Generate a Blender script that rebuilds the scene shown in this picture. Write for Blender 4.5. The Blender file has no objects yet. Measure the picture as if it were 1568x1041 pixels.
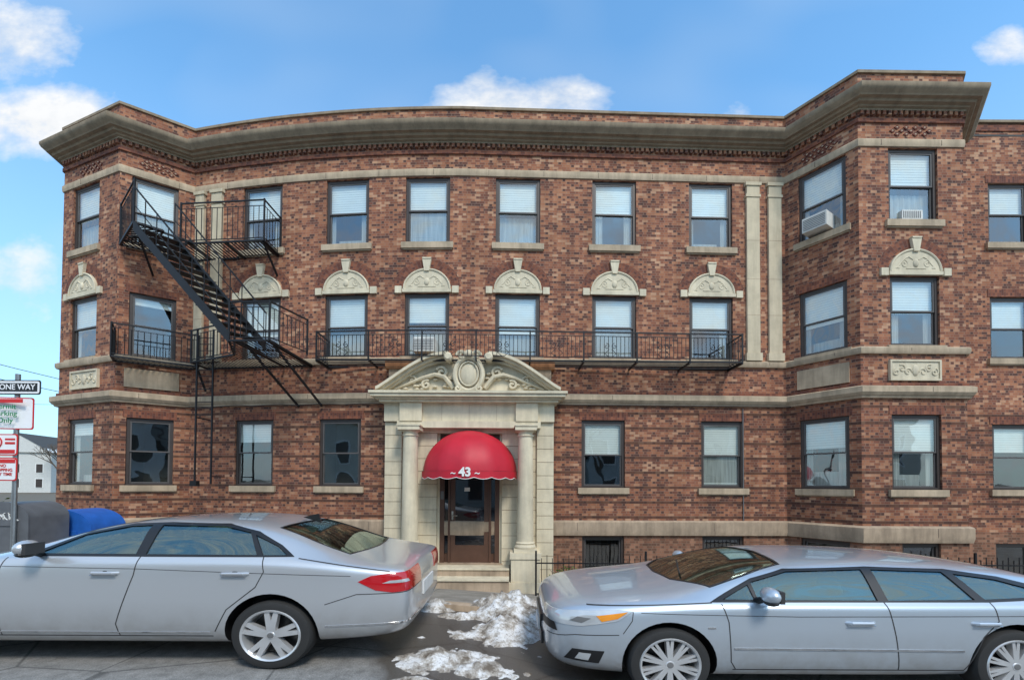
import bpy, math, random, bmesh
from mathutils import Vector, Matrix, noise
random.seed(7)
rad=math.radians
scene=bpy.context.scene
I4=Matrix.Identity(4)

# ---------------------------------------------------------------- materials
class NT:
    def __init__(s,nt): s.nt=nt
    def n(s,t,**k):
        x=s.nt.nodes.new(t)
        for a,b in k.items(): setattr(x,a,b)
        return x
    def put(s,sock,v):
        if isinstance(v,bpy.types.NodeSocket): s.nt.links.new(v,sock)
        elif v is not None: sock.default_value=v
    def m(s,op,a,b=None,c=None,clamp=False):
        x=s.n('ShaderNodeMath',operation=op); x.use_clamp=clamp
        s.put(x.inputs[0],a)
        if b is not None: s.put(x.inputs[1],b)
        if c is not None: s.put(x.inputs[2],c)
        return x.outputs[0]
    def mix(s,f,a,b,blend='MIX'):
        x=s.n('ShaderNodeMix',data_type='RGBA',blend_type=blend)
        s.put(x.inputs[0],f); s.put(x.inputs[6],a); s.put(x.inputs[7],b)
        return x.outputs[2]
    def noise(s,vec,scale,detail=4,rough=.55,dist=0):
        x=s.n('ShaderNodeTexNoise'); s.put(x.inputs['Vector'],vec)
        x.inputs['Scale'].default_value=scale; x.inputs['Detail'].default_value=detail
        x.inputs['Roughness'].default_value=rough; x.inputs['Distortion'].default_value=dist
        return x.outputs[0]
    def ramp(s,f,stops,interp='LINEAR'):
        x=s.n('ShaderNodeValToRGB'); cr=x.color_ramp; cr.interpolation=interp
        while len(cr.elements)<len(stops): cr.elements.new(.5)
        for e,(p,c) in zip(cr.elements,stops):
            e.position=p; e.color=(c[0],c[1],c[2],1) if not isinstance(c,(int,float)) else (c,c,c,1)
        s.put(x.inputs[0],f); return x.outputs[0]
    def mapping(s,vec,sc):
        x=s.n('ShaderNodeMapping'); s.put(x.inputs[0],vec); x.inputs['Scale'].default_value=sc; return x.outputs[0]

def c4(c): return (c[0],c[1],c[2],1)
def newmat(name):
    m=bpy.data.materials.new(name); m.use_nodes=True
    nt=m.node_tree; b=nt.nodes['Principled BSDF']
    return m,NT(nt),b
def simple(name,col,rough=.5,metal=0,var=.15,scale=6,bump=0,coat=0,spec=.5,stretch=(1,1,1)):
    m,t,b=newmat(name)
    co=t.n('ShaderNodeTexCoord').outputs['Object']
    co2=t.mapping(co,stretch)
    f=t.noise(co2,scale,2,.6)
    v=t.ramp(f,[(.25,1-var),(.75,1+var*.6)])
    t.put(b.inputs['Base Color'],t.mix(1.0,c4(col),v,'MULTIPLY'))
    b.inputs['Roughness'].default_value=rough; b.inputs['Metallic'].default_value=metal
    b.inputs['Specular IOR Level'].default_value=spec
    if coat: b.inputs['Coat Weight'].default_value=coat; b.inputs['Coat Roughness'].default_value=.04
    return m
def brick(name,pal,mortar,bw=.165,bh=.047,groove=False,dark=1.0):
    m,t,b=newmat(name)
    uv=t.n('ShaderNodeTexCoord').outputs['UV']
    sp=t.n('ShaderNodeSeparateXYZ'); t.put(sp.inputs[0],uv)
    u,v=sp.outputs[0],sp.outputs[1]
    vr=t.m('DIVIDE',v,bh); r=t.m('FLOOR',vr); fv=t.m('FRACT',vr)
    off=t.m('FRACT',t.m('MULTIPLY',r,.5))
    uu=t.m('ADD',t.m('DIVIDE',u,bw),off); c=t.m('FLOOR',uu); fu=t.m('FRACT',uu)
    hd=t.m('GREATER_THAN',fu,.66); fu2=t.m('MINIMUM',fu,t.m('ABSOLUTE',t.m('SUBTRACT',fu,.66)))
    cc=t.m('ADD',t.m('MULTIPLY',c,2.0),hd)
    cb=t.n('ShaderNodeCombineXYZ'); t.put(cb.inputs[0],cc); t.put(cb.inputs[1],r)
    wn=t.n('ShaderNodeTexWhiteNoise',noise_dimensions='3D'); t.put(wn.inputs['Vector'],cb.outputs[0])
    f=t.m('ADD',wn.outputs['Value'],t.m('MULTIPLY',hd,-.12))
    big=t.noise(t.mapping(uv,(.8,1.6,1)),1.3,3,.6)
    f=t.m('ADD',f,t.m('MULTIPLY',t.m('SUBTRACT',big,.5),.9),clamp=True)
    col=t.ramp(f,pal)
    mo=t.m('MAXIMUM',t.m('LESS_THAN',fu2,.035),t.m('LESS_THAN',fv,.17))
    col=t.mix(t.m('MULTIPLY',mo,.6),col,c4(mortar))
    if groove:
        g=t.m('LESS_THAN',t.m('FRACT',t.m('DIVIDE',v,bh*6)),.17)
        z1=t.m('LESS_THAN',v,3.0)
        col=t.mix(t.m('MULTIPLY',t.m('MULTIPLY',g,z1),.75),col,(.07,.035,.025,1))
        # one even darker tone over the brick of the ground storey
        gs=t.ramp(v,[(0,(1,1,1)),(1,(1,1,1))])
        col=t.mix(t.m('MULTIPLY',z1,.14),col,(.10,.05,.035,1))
    st=t.ramp(t.noise(t.mapping(uv,(1.8,.3,1)),1.5,3,.7),[(.3,.70*dark),(.7,1.12*dark)])
    col=t.mix(1.0,col,st,'MULTIPLY')
    t.put(b.inputs['Base Color'],col); b.inputs['Roughness'].default_value=.85
    b.inputs['Specular IOR Level'].default_value=.3
    return m
PAL=[(0,(.10,.045,.036)),(.22,(.20,.074,.048)),(.5,(.32,.118,.064)),(.78,(.42,.175,.09)),(1,(.54,.30,.18))]
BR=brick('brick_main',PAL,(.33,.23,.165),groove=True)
BRB=brick('brick_base',[(0,(.14,.07,.045)),(.5,(.26,.115,.068)),(1,(.35,.18,.11))],(.25,.18,.13))
BRD=brick('brick_soldier',[(0,(.12,.045,.035)),(.5,(.22,.075,.045)),(1,(.33,.12,.065))],(.2,.12,.09),bw=.12,bh=.042)
def stone(name,col,var=.3,sc=2.2):
    m,t,b=newmat(name)
    co=t.n('ShaderNodeTexCoord').outputs['Object']
    a=t.ramp(t.noise(co,sc,5,.7),[(.3,1-var),(.7,1.08)])
    s2=t.ramp(t.noise(t.mapping(co,(5,5,.6)),1.5,3,.7),[(.35,1-var*.8),(.6,1)])
    c=t.mix(1.0,t.mix(1.0,c4(col),a,'MULTIPLY'),s2,'MULTIPLY')
    t.put(b.inputs['Base Color'],c); b.inputs['Roughness'].default_value=.8
    b.inputs['Specular IOR Level'].default_value=.3
    return m
ST=stone('limestone_trim',(.54,.42,.29)); STP=stone('limestone_portal',(.72,.63,.46),.2)
STB=stone('buff_stone',(.49,.37,.26),.35); COR=stone('cornice_brownstone',(.345,.265,.18),.3)
RUST=stone('rusty_flashing',(.40,.18,.08),.4,6)
CREAM=stone('pilaster_stone',(.64,.54,.38),.2)
DIAP=simple('diaper_brick',(.15,.045,.03),.85)
FR=simple('window_bronze',(.06,.046,.04),.45,.2)
SASH=simple('sash_grey',(.10,.09,.085),.5)
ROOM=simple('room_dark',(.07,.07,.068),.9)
BLIND=simple('blind_white',(.86,.86,.83),.8,var=.05)
CURT=simple('curtain',(.40,.40,.38),.9,var=.35,scale=10,stretch=(4,4,.2))
IRON=simple('black_iron',(.018,.018,.02),.5,.4)
WHITE=simple('white_paint',(.78,.78,.75),.5,var=.05)
ACM=simple('ac_plastic',(.68,.67,.62),.5); GRILL=simple('ac_grill',(.16,.16,.16),.6)
DOORM=simple('door_brown',(.11,.055,.035),.4,.1)
def glassmat(name,fac,tint=(1,1,1),bump=True,refl=(.95,.97,1)):
    m=bpy.data.materials.new(name); m.use_nodes=True; nt=m.node_tree; t=NT(nt)
    nt.nodes.remove(nt.nodes['Principled BSDF']); out=nt.nodes['Material Output']
    tr=t.n('ShaderNodeBsdfTransparent'); tr.inputs[0].default_value=c4(tint)
    gl=t.n('ShaderNodeBsdfGlossy'); gl.inputs['Roughness'].default_value=.02; gl.inputs[0].default_value=c4(refl)
    if bump:
        co=t.n('ShaderNodeTexCoord').outputs['Object']
        bp=t.n('ShaderNodeBump'); bp.inputs['Distance'].default_value=.012; bp.inputs['Strength'].default_value=.35
        t.put(bp.inputs['Height'],t.noise(co,2.2,1)); t.put(gl.inputs['Normal'],bp.outputs[0])
    lw=t.n('ShaderNodeLayerWeight'); lw.inputs[0].default_value=.5
    f=t.m('ADD',t.m('MULTIPLY',t.m('POWER',lw.outputs['Facing'],3.0),.6),fac,clamp=True)
    mx=t.n('ShaderNodeMixShader'); t.put(mx.inputs[0],f); t.put(mx.inputs[1],tr.outputs[0]); t.put(mx.inputs[2],gl.outputs[0])
    t.put(out.inputs[0],mx.outputs[0]); return m
GL=glassmat('window_glass',.19,(.90,.95,.92))

# ---------------------------------------------------------------- mesh builder
class MB:
    def __init__(s,M=None): s.v=[];s.f=[];s.mi=[];s.uv=[];s.sm=[];s.mats=[];s.M=M or I4.copy()
    def mat(s,m):
        if m not in s.mats: s.mats.append(m)
        return s.mats.index(m)
    def add(s,verts,faces,m,uvs=None,smooth=False):
        b=len(s.v); i=s.mat(m)
        for p in verts: s.v.append(s.M@Vector(p))
        for k,f in enumerate(faces):
            s.f.append([b+j for j in f]); s.mi.append(i); s.sm.append(smooth)
            if uvs: s.uv.append(uvs[k])
            else: s.uv.append([(verts[j][0]+verts[j][1],verts[j][2]) for j in f])
    def box(s,x0,x1,y0,y1,z0,z1,m,swap=False):
        v=[(x0,y0,z0),(x1,y0,z0),(x1,y1,z0),(x0,y1,z0),(x0,y0,z1),(x1,y0,z1),(x1,y1,z1),(x0,y1,z1)]
        f=[(0,3,2,1),(4,5,6,7),(0,1,5,4),(1,2,6,5),(2,3,7,6),(3,0,4,7)]
        uv=None
        if swap: uv=[[(v[j][2],v[j][0]+v[j][1]) for j in q] for q in f]
        s.add(v,f,m,uv)
    def prism(s,poly,y0,y1,m,smooth=False):
        n=len(poly); v=[(p[0],y0,p[1]) for p in poly]+[(p[0],y1,p[1]) for p in poly]
        f=[tuple(range(n)),tuple(range(2*n-1,n-1,-1))]
        s.add(v,f,m)
        s.add(v,[(i,i+n,(i+1)%n+n,(i+1)%n) for i in range(n)],m,None,smooth)
    def prismz(s,poly,z0,z1,m):
        n=len(poly); v=[(p[0],p[1],z0) for p in poly]+[(p[0],p[1],z1) for p in poly]
        s.add(v,[tuple(range(n-1,-1,-1)),tuple(range(n,2*n))]+[(i,(i+1)%n,(i+1)%n+n,i+n) for i in range(n)],m)
    def tube(s,pts,r,m,sides=5,closed=False,r2=None):
        pts=[Vector(p) for p in pts]; n=len(pts); vs=[];prev=None
        for i,p in enumerate(pts):
            a=pts[(i-1)%n] if (closed or i>0) else p
            b=pts[(i+1)%n] if (closed or i<n-1) else p
            d=(b-a)
            if d.length<1e-9: d=Vector((0,0,1))
            d.normalize()
            ref=Vector((0,0,1)) if abs(d.z)<.95 else Vector((0,1,0))
            if prev is None: x=d.cross(ref).normalized()
            else:
                x=(prev-d*prev.dot(d))
                x=x.normalized() if x.length>1e-6 else d.cross(ref).normalized()
            prev=x; y=d.cross(x)
            rr=r if r2 is None else r+(r2-r)*i/max(1,n-1)
            for k in range(sides):
                an=2*math.pi*(k+.5)/sides; vs.append(p+x*math.cos(an)*rr+y*math.sin(an)*rr)
        f=[]
        for i in range(n if closed else n-1):
            for k in range(sides):
                j=(i+1)%n
                f.append((i*sides+k,i*sides+(k+1)%sides,j*sides+(k+1)%sides,j*sides+k))
        if not closed: f.append(tuple(range(sides-1,-1,-1))); f.append(tuple((n-1)*sides+k for k in range(sides)))
        s.add([tuple(q) for q in vs],f,m,None,sides>5)
    def bar(s,a,b,w,m): s.tube([a,b],w*.7,m,4)
    def ell(s,c,r,m,seg=12,rings=8):
        v=[];f=[]
        for i in range(rings+1):
            th=math.pi*i/rings
            for j in range(seg):
                ph=2*math.pi*j/seg
                v.append((c[0]+r[0]*math.sin(th)*math.cos(ph),c[1]+r[1]*math.sin(th)*math.sin(ph),c[2]+r[2]*math.cos(th)))
        for i in range(rings):
            for j in range(seg): f.append((i*seg+j,(i+1)*seg+j,(i+1)*seg+(j+1)%seg,i*seg+(j+1)%seg))
        s.add(v,f,m,None,True)
    def lathe(s,prof,m,seg=24,axis='z',c=(0,0,0),smooth=True):
        v=[];f=[];n=len(prof)
        for j in range(seg):
            a=2*math.pi*j/seg
            for (r,h) in prof:
                if axis=='z': v.append((c[0]+r*math.cos(a),c[1]+r*math.sin(a),c[2]+h))
                else: v.append((c[0]+r*math.cos(a),c[1]+h,c[2]+r*math.sin(a)))
        for j in range(seg):
            k=(j+1)%seg
            for i in range(n-1):
                q=(j*n+i,k*n+i,k*n+i+1,j*n+i+1)
                f.append(q if axis=='z' else q[::-1])
        s.add(v,f,m,None,smooth)
    def obj(s,name,parent=None,sharp=35):
        me=bpy.data.meshes.new(name); me.from_pydata([tuple(p) for p in s.v],[],s.f)
        for m in s.mats: me.materials.append(m)
        ul=me.uv_layers.new(name='UVMap')
        for p in me.polygons:
            p.material_index=s.mi[p.index]; p.use_smooth=s.sm[p.index]
            for k,li in enumerate(p.loop_indices): ul.data[li].uv=s.uv[p.index][k]
        if any(s.sm): me.set_sharp_from_angle(angle=rad(sharp))
        o=bpy.data.objects.new(name,me); scene.collection.objects.link(o)
        if parent: o.parent=parent
        return o
def empty(name,loc=(0,0,0)):
    o=bpy.data.objects.new(name,None); o.location=loc; o.empty_display_size=.2; scene.collection.objects.link(o); return o
def frame(p,t):
    t=Vector((t[0],t[1],0)).normalized(); inw=Vector((-t.y,t.x,0))
    return Matrix(((t.x,inw.x,0,p[0]),(t.y,inw.y,0,p[1]),(0,0,1,0),(0,0,0,1)))
def text(body,size,loc,rot,mat,parent,name,ext=.002,align='CENTER',bold=.015):
    cu=bpy.data.curves.new(name,'FONT'); cu.body=body; cu.size=size; cu.extrude=ext; cu.align_x=align; cu.align_y='CENTER'
    cu.offset=size*bold
    o=bpy.data.objects.new(name+'_tmp',cu); scene.collection.objects.link(o)
    dg=bpy.context.evaluated_depsgraph_get(); me=bpy.data.meshes.new_from_object(o.evaluated_get(dg))
    bpy.data.objects.remove(o); me.materials.clear(); me.materials.append(mat)
    o=bpy.data.objects.new(name,me); scene.collection.objects.link(o); o.location=loc; o.rotation_euler=rot; o.parent=parent
    return o

# ---------------------------------------------------------------- levels and plan
Z3=(6.06,7.33); Z2=(3.89,5.10); Z1=(1.43,2.71)
def ycurve(x): return 8.58+(.0197*(x+1)**2 if x<-1 else .0318*(x+1))
F=(-9.12,9.15);E=(-7.43,8.50);A=(-6.47,ycurve(-6.47));B=(5.28,ycurve(5.28));C=(5.95,7.77);D=(7.78,7.79);D2=(8.5,8.75)
G0=(-9.9,13.0)
main=[A]+[(x,ycurve(x)) for x in [-6.2,-5.9,-5.6,-5.3,-5,-4.7,-4.4,-4.1,-3.8,-3.5,-3.2,-2.9,-2.6,-2.3,-2,-1.7,-1.4,-1.0]]+[B]
full=[G0,F,E]+main+[C,D,D2]
class Path:
    def __init__(s,pts):
        s.p=[Vector(q) for q in pts]; s.s=[0]
        for a,b in zip(s.p,s.p[1:]): s.s.append(s.s[-1]+(b-a).length)
    def at(s,d):
        for i in range(len(s.p)-1):
            if d<=s.s[i+1]+1e-6 or i==len(s.p)-2:
                k=(d-s.s[i])/(s.s[i+1]-s.s[i]); return s.p[i].lerp(s.p[i+1],k)
    def sx(s,x):
        for i in range(len(s.p)-1):
            if s.p[i].x<=x<=s.p[i+1].x:
                return s.s[i]+(s.s[i+1]-s.s[i])*(x-s.p[i].x)/(s.p[i+1].x-s.p[i].x)
house=empty('brick_apartment_building')
walls=MB(); glass=MB(); trim=MB(); rooms=MB()
def offset(pts,d):
    P=[Vector(q) for q in pts]; out=[]
    for i,p in enumerate(P):
        ns=[]
        if i>0: t=(P[i]-P[i-1]).normalized(); ns.append(Vector((t.y,-t.x)))
        if i<len(P)-1: t=(P[i+1]-P[i]).normalized(); ns.append(Vector((t.y,-t.x)))
        m=sum(ns,Vector((0,0))).normalized(); k=1/max(.4,m.dot(ns[0])); out.append(p+m*d*k)
    return out
def sweep(mb,pts,prof,m,cap=True):
    cols=[offset(pts,o) for o,z in prof]; n=len(pts); k=len(prof)
    sl=[0]
    for a,b in zip(pts,pts[1:]): sl.append(sl[-1]+math.dist(a,b))
    pv=[0]
    for a,b in zip(prof,prof[1:]): pv.append(pv[-1]+math.dist(a,b))
    v=[(cols[j][i].x,cols[j][i].y,prof[j][1]) for i in range(n) for j in range(k)]
    f=[];uv=[]
    for i in range(n-1):
        for j in range(k-1):
            f.append((i*k+j,(i+1)*k+j,(i+1)*k+j+1,i*k+j+1))
            uv.append([(sl[i],prof[0][1]+pv[j]),(sl[i+1],prof[0][1]+pv[j]),(sl[i+1],prof[0][1]+pv[j+1]),(sl[i],prof[0][1]+pv[j+1])])
    if cap:
        f.append(tuple(range(k-1,-1,-1))); uv.append([(0,0)]*k); f.append(tuple((n-1)*k+j for j in range(k))); uv.append([(0,0)]*k)
    mb.add(v,f,m,uv)
DEP=.09
def wall(pts,ops,z0,z1,u0):
    P=Path(pts); L=P.s[-1]; S=set([0,L])
    for q in ops: S.add(q[0]);S.add(q[1])
    for x in P.s:
        if not any(q[0]<x<q[1] for q in ops): S.add(x)
    S=sorted(S); S=[x for i,x in enumerate(S) if i==0 or x-S[i-1]>1e-5]
    Z=sorted(set([z0,z1,.6]+[q[2] for q in ops]+[q[3] for q in ops])); Z=[z for z in Z if z0<=z<=z1]
    for a,b in zip(S,S[1:]):
        pa,pb=P.at(a),P.at(b)
        for c,d in zip(Z,Z[1:]):
            sm,zm=(a+b)/2,(c+d)/2
            if any(q[0]<sm<q[1] and q[2]<zm<q[3] for q in ops): continue
            walls.add([(pa.x,pa.y,c),(pb.x,pb.y,c),(pb.x,pb.y,d),(pa.x,pa.y,d)],[(0,1,2,3)],BR if zm>.6 else BRB,
                [[(u0+a,c),(u0+b,c),(u0+b,d),(u0+a,d)]])
    for q in ops:
        pa,pb=P.at(q[0]),P.at(q[1]); M=frame(pa,pb-pa); w=(pb-pa).length; walls.M=M
        mm=BR if q[2]>.6 else BRB; c,d=q[2],q[3]; e=DEP+.05
        walls.add([(0,0,c),(0,e,c),(0,e,d),(0,0,d)],[(0,1,2,3)],mm)
        walls.add([(w,0,c),(w,e,c),(w,e,d),(w,0,d)],[(3,2,1,0)],mm)
        walls.add([(0,0,d),(w,0,d),(w,e,d),(0,e,d)],[(3,2,1,0)],mm)
        walls.add([(0,0,c),(w,0,c),(w,e,c),(0,e,c)],[(0,1,2,3)],mm)
        walls.M=I4
        window(M,w,c,d,q[4],q[5] if len(q)>5 else {})
    return P
wcount=0
def window(M,w,z0,z1,kind,opt):
    global wcount; wcount+=1
    rnd=random.Random(wcount*13+5)
    g=glass;t=trim;r=rooms
    for x in (g,t,r): x.M=M
    h=z1-z0; fw=.052
    t.box(.003,fw,.035,DEP+.03,z0+.003,z1-.003,FR); t.box(w-fw,w-.003,.035,DEP+.03,z0+.003,z1-.003,FR)
    t.box(fw+.001,w-fw-.001,.037,DEP+.03,z1-fw-.003,z1-.005,FR); t.box(fw+.001,w-fw-.001,.037,DEP+.03,z0+.005,z0+.035,FR)
    a,b=fw+.002,w-fw-.002; c,d=z0+.037,z1-fw-.005; m=(c+d)/2+rnd.uniform(-.01,.02); sw=.026
    if kind=='b': m=c
    def sash(z0,z1,y):
        t.box(a,a+sw,y,y+.02,z0,z1,SASH); t.box(b-sw,b,y,y+.02,z0,z1,SASH)
        t.box(a+sw+.001,b-sw-.001,y+.001,y+.02,z0,z0+sw,SASH); t.box(a+sw+.001,b-sw-.001,y+.001,y+.02,z1-sw,z1,SASH)
        tilt=rnd.uniform(-.005,.005)
        g.add([(a+sw,y+.010+tilt,z0+sw),(b-sw,y+.010-tilt,z0+sw),(b-sw,y+.010-tilt,z1-sw),(a+sw,y+.010+tilt,z1-sw)],[(0,1,2,3)],GL)
    if kind=='b': sash(c,d,.07)
    else: sash(m-.012,d,.045); sash(c,m+.012,.068)
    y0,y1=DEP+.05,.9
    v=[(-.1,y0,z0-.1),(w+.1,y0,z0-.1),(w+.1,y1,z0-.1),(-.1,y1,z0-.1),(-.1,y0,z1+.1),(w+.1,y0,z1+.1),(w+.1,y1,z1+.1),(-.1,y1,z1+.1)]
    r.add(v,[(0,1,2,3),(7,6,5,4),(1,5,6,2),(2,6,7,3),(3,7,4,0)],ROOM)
    fr=opt.get('blind',{'3':rnd.choice([.5,.52,.95,1]),'2':rnd.choice([.5,.55,.95,.6]),'1':rnd.choice([.0,.3,.55,.5]),'b':.0}[kind])
    yb=.094
    if fr>0:
        zb=d-(d-c)*fr; r.add([(a,yb+.005,zb),(b,yb+.005,zb),(b,yb+.005,d),(a,yb+.005,d)],[(0,1,2,3)],BLIND)
        r.box(a,b,yb,yb+.01,zb-.015,zb,BLIND)
        if fr>.7: r.add([(a,yb+.0045,c),(b,yb+.0045,c),(b,yb+.0045,m),(a,yb+.0045,m)],[(0,1,2,3)],CURT)
        n=int((d-zb)/.045)
        for i in range(n): r.box(a,b,yb+.002,yb+.004,zb+.045*i,zb+.045*i+.003,CURT)
    if fr<.9:
        k=rnd.random()
        if k<.55 and kind!='b':
            for sgn in (0,1):
                ww=rnd.uniform(.08,.22)*w
                x0=a if sgn==0 else b-ww; N=6
                vs=[];fs=[]
                for i in range(N+1):
                    xx=x0+ww*i/N; yy=.12+.015*(i%2); vs+= [(xx,yy,c),(xx,yy,d)]
                for i in range(N): fs.append((2*i,2*i+2,2*i+3,2*i+1))
                r.add(vs,fs,CURT)
        if k<.45 and kind!='b':
            r.box(w*.2,w*.75,.2,.24,c,c+h*rnd.uniform(.1,.22),CURT)
        if kind in '23' and k>.62:
            N=14; vs=[];fs=[]; zt_=c+(m-c)*rnd.uniform(.75,1)
            for i in range(N+1):
                xx=a+(b-a)*i/N; yy=.15+.012*(i%2); vs+=[(xx,yy,c),(xx,yy,zt_)]
            for i in range(N): fs.append((2*i,2*i+2,2*i+3,2*i+1))
            r.add(vs,fs,CURT)
    if kind in '123':
        t.box(-.07,w+.07,-.055,DEP+.02,z0-.115,z0-.002,ST)
        t.box(-.05,w+.05,-.03,.0,z0-.135,z0-.117,ST)
    if kind=='1': walls.M=M; walls.box(-.05,w+.05,-.008,.03,z1+.002,z1+.15,BRD,True); walls.M=I4
    if kind=='2': arch(M,w,z1)
    if opt.get('ac'):
        ax,az=opt['ac']; t.box(ax-.2,ax+.2,-.22,.1,az,az+.26,ACM)
        for i in range(7): t.box(ax-.18,ax+.18,-.226,-.221,az+.03+i*.03,az+.04+i*.03,GRILL)
        for i in range(5): t.box(ax-.205,ax-.201,-.18+i*.05,-.155+i*.05,az+.05,az+.2,GRILL)
    if opt.get('acin'):
        ax,az=opt['acin']; t.box(ax-.18,ax+.18,.02,.1,az,az+.16,ACM)
        for i in range(9): t.box(ax-.16+i*.036,ax-.145+i*.036,.015,.019,az+.02,az+.14,GRILL)
    for x in (g,t,r): x.M=I4
def spiral(cx,cz,r0,turns,sgn,y,start=0,n=16):
    return [(cx+sgn*r0*(1-i/n*.85)*math.cos(start+i/n*turns*2*math.pi),y,cz+r0*(1-i/n*.85)*math.sin(start+i/n*turns*2*math.pi)) for i in range(n+1)]
def arch(M,w,z1):
    t=trim; cx=w/2; zs=z1+.065; a=.455; h=.39; n=18
    t.box(cx-a-.01,cx+a+.01,-.045,.02,z1+.004,zs,STP)
    pts=[(cx+a*math.cos(math.pi*i/n),zs+.001+h*math.sin(math.pi*i/n)) for i in range(n+1)]
    t.prism(pts,-.03,.01,STP)
    t.tube([(p[0]*.96+cx*.04,-.032,zs+(p[1]-zs)*.96) for p in pts],.02,STP,6)
    for sg in (-1,1):
        t.tube(spiral(cx+sg*.2,zs+.13,.07,1.3,sg,-.027,math.pi*.5),.012,STP,5)
        t.tube([(cx+sg*.05,-.027,zs+.2),(cx+sg*.13,-.03,zs+.25),(cx+sg*.2,-.028,zs+.21),(cx+sg*.29,-.027,zs+.1),(cx+sg*.34,-.026,zs+.05)],.013,STP,5)
        t.ell((cx+sg*.3,-.026,zs+.06),(.035,.014,.02),STP,8,5)
    t.ell((cx,-.028,zs+.14),(.055,.03,.075),STP,10,6); t.tube([(cx-.17,-.027,zs+.05),(cx+.17,-.027,zs+.05)],.014,STP,5)
    t.prism([(cx-.045,zs+h-.05),(cx+.045,zs+h-.05),(cx+.085,zs+h+.17),(cx-.085,zs+h+.17)],-.06,.0,STP)
    t.prism([(cx-.075,zs+h+.172),(cx+.075,zs+h+.172),(cx+.09,zs+h+.2),(cx-.09,zs+h+.2)],-.07,.0,STP)
    for sg in (-1,1):
        x0=cx+sg*(a+.025); x1=cx+sg*(a+.15); t.box(min(x0,x1),max(x0,x1),-.045,.0,z1-.01,z1+.12,STP)
    n=26; walls.M=M
    for i in range(n):
        t0=math.pi*i/n;t1=math.pi*(i+1)/n
        q=[]
        for (tt,e) in ((t0,0.012),(t1,0.012),(t1,.17),(t0,.17)):
            q.append((cx+(a+e)*math.cos(tt),-.006,zs+.06+(h+e-.045)*math.sin(tt)))
        walls.add(q,[(3,2,1,0)],BRD,[[(.16,i*.042+.042),(.16,i*.042),(0,i*.042),(0,i*.042+.042)]])
    walls.M=I4
mp=Path(main)
def op(x,w,z,kind,**o):
    s=mp.sx(x); return (s-w/2,s+w/2,z[0],z[1],kind,o)
ops=[]
for i,x in enumerate([-4.94,-3.19,-1.63,.09,1.94,3.82]):
    ops.append(op(x,.85,Z3,'3',blind=[.5,.5,.98,.5,.45,.5][i]))
    ops.append(op(x,.85,Z2,'2',blind=[.6,.5,.42,.6,.98,.5][i],**({'ac':(.42,3.93)} if i==2 else {})))
for x in [-5.04,-3.28,1.73,4.03]: ops.append(op(x,.83,Z1,'1',blind={-5.04:.3,-3.28:0,1.73:.48,4.03:.95}[x]))
for x in [-3.28,1.73,4.03]: ops.append(op(x,.80,(-.2,.515),'b'))
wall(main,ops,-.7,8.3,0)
def seg(a,b,ops,u0):
    L=math.dist(a,b); wall([a,b],[(c*L-w/2,c*L+w/2,z[0],z[1],k,o) for c,w,z,k,o in ops],-.7,8.3,u0)
seg(G0,F,[],30)
seg(F,E,[(.42,.86,Z3,'3',{'blind':.5}),(.42,.86,Z2,'2',{'blind':.5}),(.42,.84,Z1,'1',{'blind':.2})],40)
seg(E,A,[(.46,.72,Z3,'3',{'blind':.95}),(.46,.72,Z2,'1',{'blind':.12}),(.46,.72,Z1,'1',{'blind':.0})],50)
seg(B,C,[(.525,.78,Z3,'3',{'ac':(.36,6.12),'blind':.5}),(.525,.78,Z2,'1',{'blind':.55}),(.525,.8,Z1,'1',{'blind':.4}),(.525,.78,(-.2,.515),'b',{})],60)
seg(C,D,[(.52,.86,Z3,'3',{'acin':(.43,6.1),'blind':.45}),(.52,.86,Z2,'2',{'blind':.5}),(.52,.86,Z1,'1',{'blind':.5}),(.55,.66,(-.2,.515),'b',{})],70)
seg(D,D2,[],80)
Wp=[(8.3,8.76),(13.5,8.76)]
wall(Wp,[(.92,1.72,6.2,7.38,'1',{'blind':.5}),(.92,1.72,3.95,5.15,'1',{'blind':.5}),(.92,1.72,1.43,2.68,'1',{'blind':.4}),(.95,1.65,-.3,.4,'b',{}),
         (2.9,3.7,6.2,7.38,'1',{}),(2.9,3.7,3.95,5.15,'1',{})],-.7,8.55,90)
def band(pts,z0,z1,o,m): sweep(trim,pts,[(0,z0),(o*.7,z0),(o,z0+(z1-z0)*.3),(o,z1-.02),(o*.6,z1),(0,z1+.012)],m)
band(full,7.345,7.48,.03,ST)
band(full,3.745,3.865,.06,ST)
band(full,3.03,3.19,.12,ST)
sweep(trim,full,[(0,2.985),(.05,2.985),(.07,3.028),(0,3.029)],ST)
band(full,.53,.80,.07,STB)
sweep(walls,full,[(0,3.195),(.035,3.195),(.035,3.25),(0,3.251)],BRD,False)
sweep(walls,full,[(0,7.76),(.03,7.76),(.03,7.83),(0,7.831)],BRD,False)
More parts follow.
